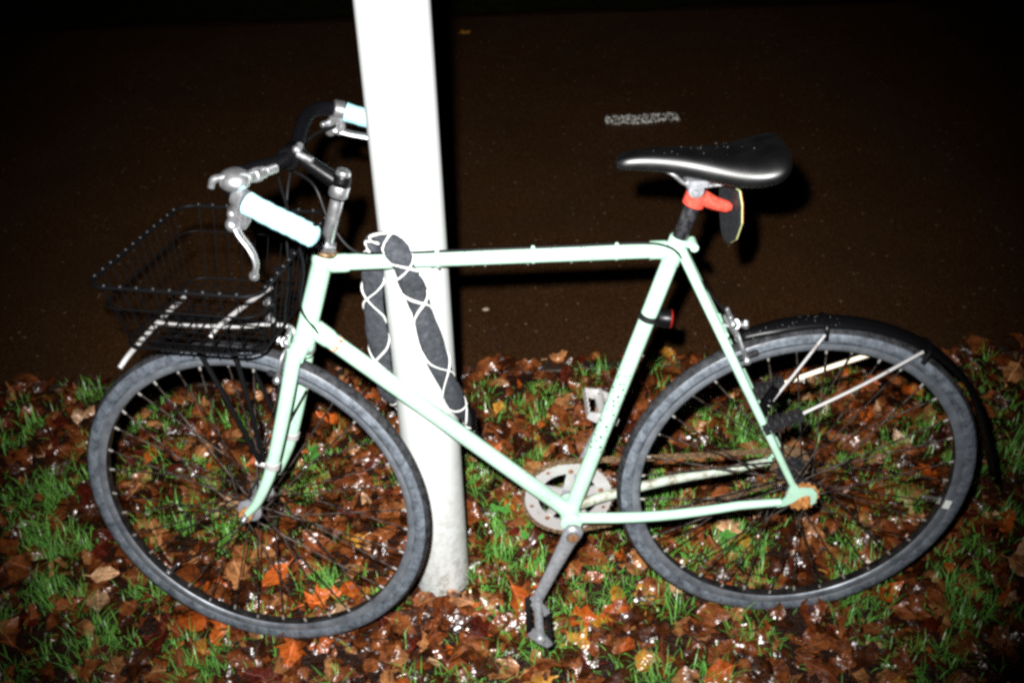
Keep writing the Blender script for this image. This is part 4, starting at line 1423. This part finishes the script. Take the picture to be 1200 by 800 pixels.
for i in range(9):
    u = (i + .5) / 9
    mb = MB()
    xt = TX0 + .02 + (TX1 - TX0 - .04) * u; xb = BX0 + .015 + (BX1 - BX0 - .03) * u
    mb.tube([(xt, -TY, TZ + .002), (xb, -BY, BZ - .003), (xb, BY, BZ - .003), (xt, TY, TZ + .002)], .0011, 6)
    for yy in (-TY, TY): mb.ball((xt, yy, TZ + .003), .0036, 8, 5, (1, 1, 1), 1)
    mb.map(ST).build('cross_wire', [M['black_wire'], M['wire_bead']], bsk)

# ================================================================== CHAIN LOCK in its fabric sleeve, looped round post and top tube
lock = empty('chain_lock', None, (-.705, .1, 0))
tag(lock, 'grey fabric sleeved chain lock looped round the white post and top tube', 'lock')
LK = [(-.632, .165, .405), (-.631, .135, .440), (-.641, .092, .500), (-.655, .070, .560), (-.674, .057, .640), (-.692, .050, .740), (-.703, .041, .800), (-.712, .026, .845), (-.722, .028, .880), (-.738, .052, .894), (-.758, .080, .882), (-.770, .096, .845), (-.779, .108, .790), (-.784, .114, .720), (-.784, .120, .640), (-.780, .126, .560), (-.773, .136, .490), (-.755, .180, .440), (-.715, .206, .415), (-.670, .200, .402), (-.640, .178, .400)]
lp = smooth_path(LK, 6)
ups = []
for q in lp:
    out = V(q.x - POLE_C.x, q.y - POLE_C.y, 0).normalized()
    if q.z > .83:                                  # over the top tube the flat side faces outward from the tube
        tt = V(0, q.y - .052, q.z - .855)
        if tt.length > 1e-4: out = lerp(out, tt.normalized(), min(1, (q.z - .83) / .03)).normalized()
    if q.x < -.765 and q.z < .87: out = V(-.25, -1, 0).normalized()
    ups.append(out)
for _ in range(6):
    ups = [(ups[max(i - 1, 0)] + ups[i] * 2 + ups[min(i + 1, len(ups) - 1)]).normalized() for i in range(len(ups))]
lp = [q - Vector((-.705, .1, 0)) for q in lp]
mb = MB()
rs = random.Random(4)
k = len(lp)
wid = [.0195 + .0018 * math.sin(i * .55) + rs.uniform(-.0012, .0012) for i in range(k)]
mb.tube(lp, wid, 20, True, 0, ups, .42)
mb.build('sleeve', M['sleeve_fabric'], lock, angle=80)
# two reflective threads winding round the sleeve in opposite directions
def sleeve_pt(s, ang, lift=.0006):
    f_ = s * (k - 1); i = min(int(f_), k - 2); t = f_ - i
    p_ = lerp(lp[i], lp[i + 1], t)
    T = (lp[min(i + 2, k - 1)] - lp[max(i - 1, 0)]).normalized()
    N = lerp(ups[i], ups[i + 1], t); N = (N - T * N.dot(T)).normalized(); B = T.cross(N)
    w_ = wid[i] * (1 - t) + wid[i + 1] * t
    return p_ + N * (math.cos(ang) * (w_ * .42 + lift)) + B * (math.sin(ang) * (w_ + lift))
turns = 11.0
for d in (1, -1):
    mb = MB()
    pts_ = [sleeve_pt(i / 460, d * 2 * math.pi * turns * i / 460 + .5) for i in range(461)]
    mb.tube(pts_, [.0017 + .0006 * math.sin(i * .21 + d) for i in range(461)], 6)
    mb.build('reflective_thread', M['reflective_thread'], lock)
mb = MB()
c_ = V(-.630, .158, .395) - V(-.705, .1, 0)
mb.box(c_, (.034, .05, .052), None, 0, .25)
mb.cyl(c_ + V(.012, -.02, .0), c_ + V(.012, -.028, 0), .009, 14)
mb.build('lock_body', M['black_plastic'], lock)
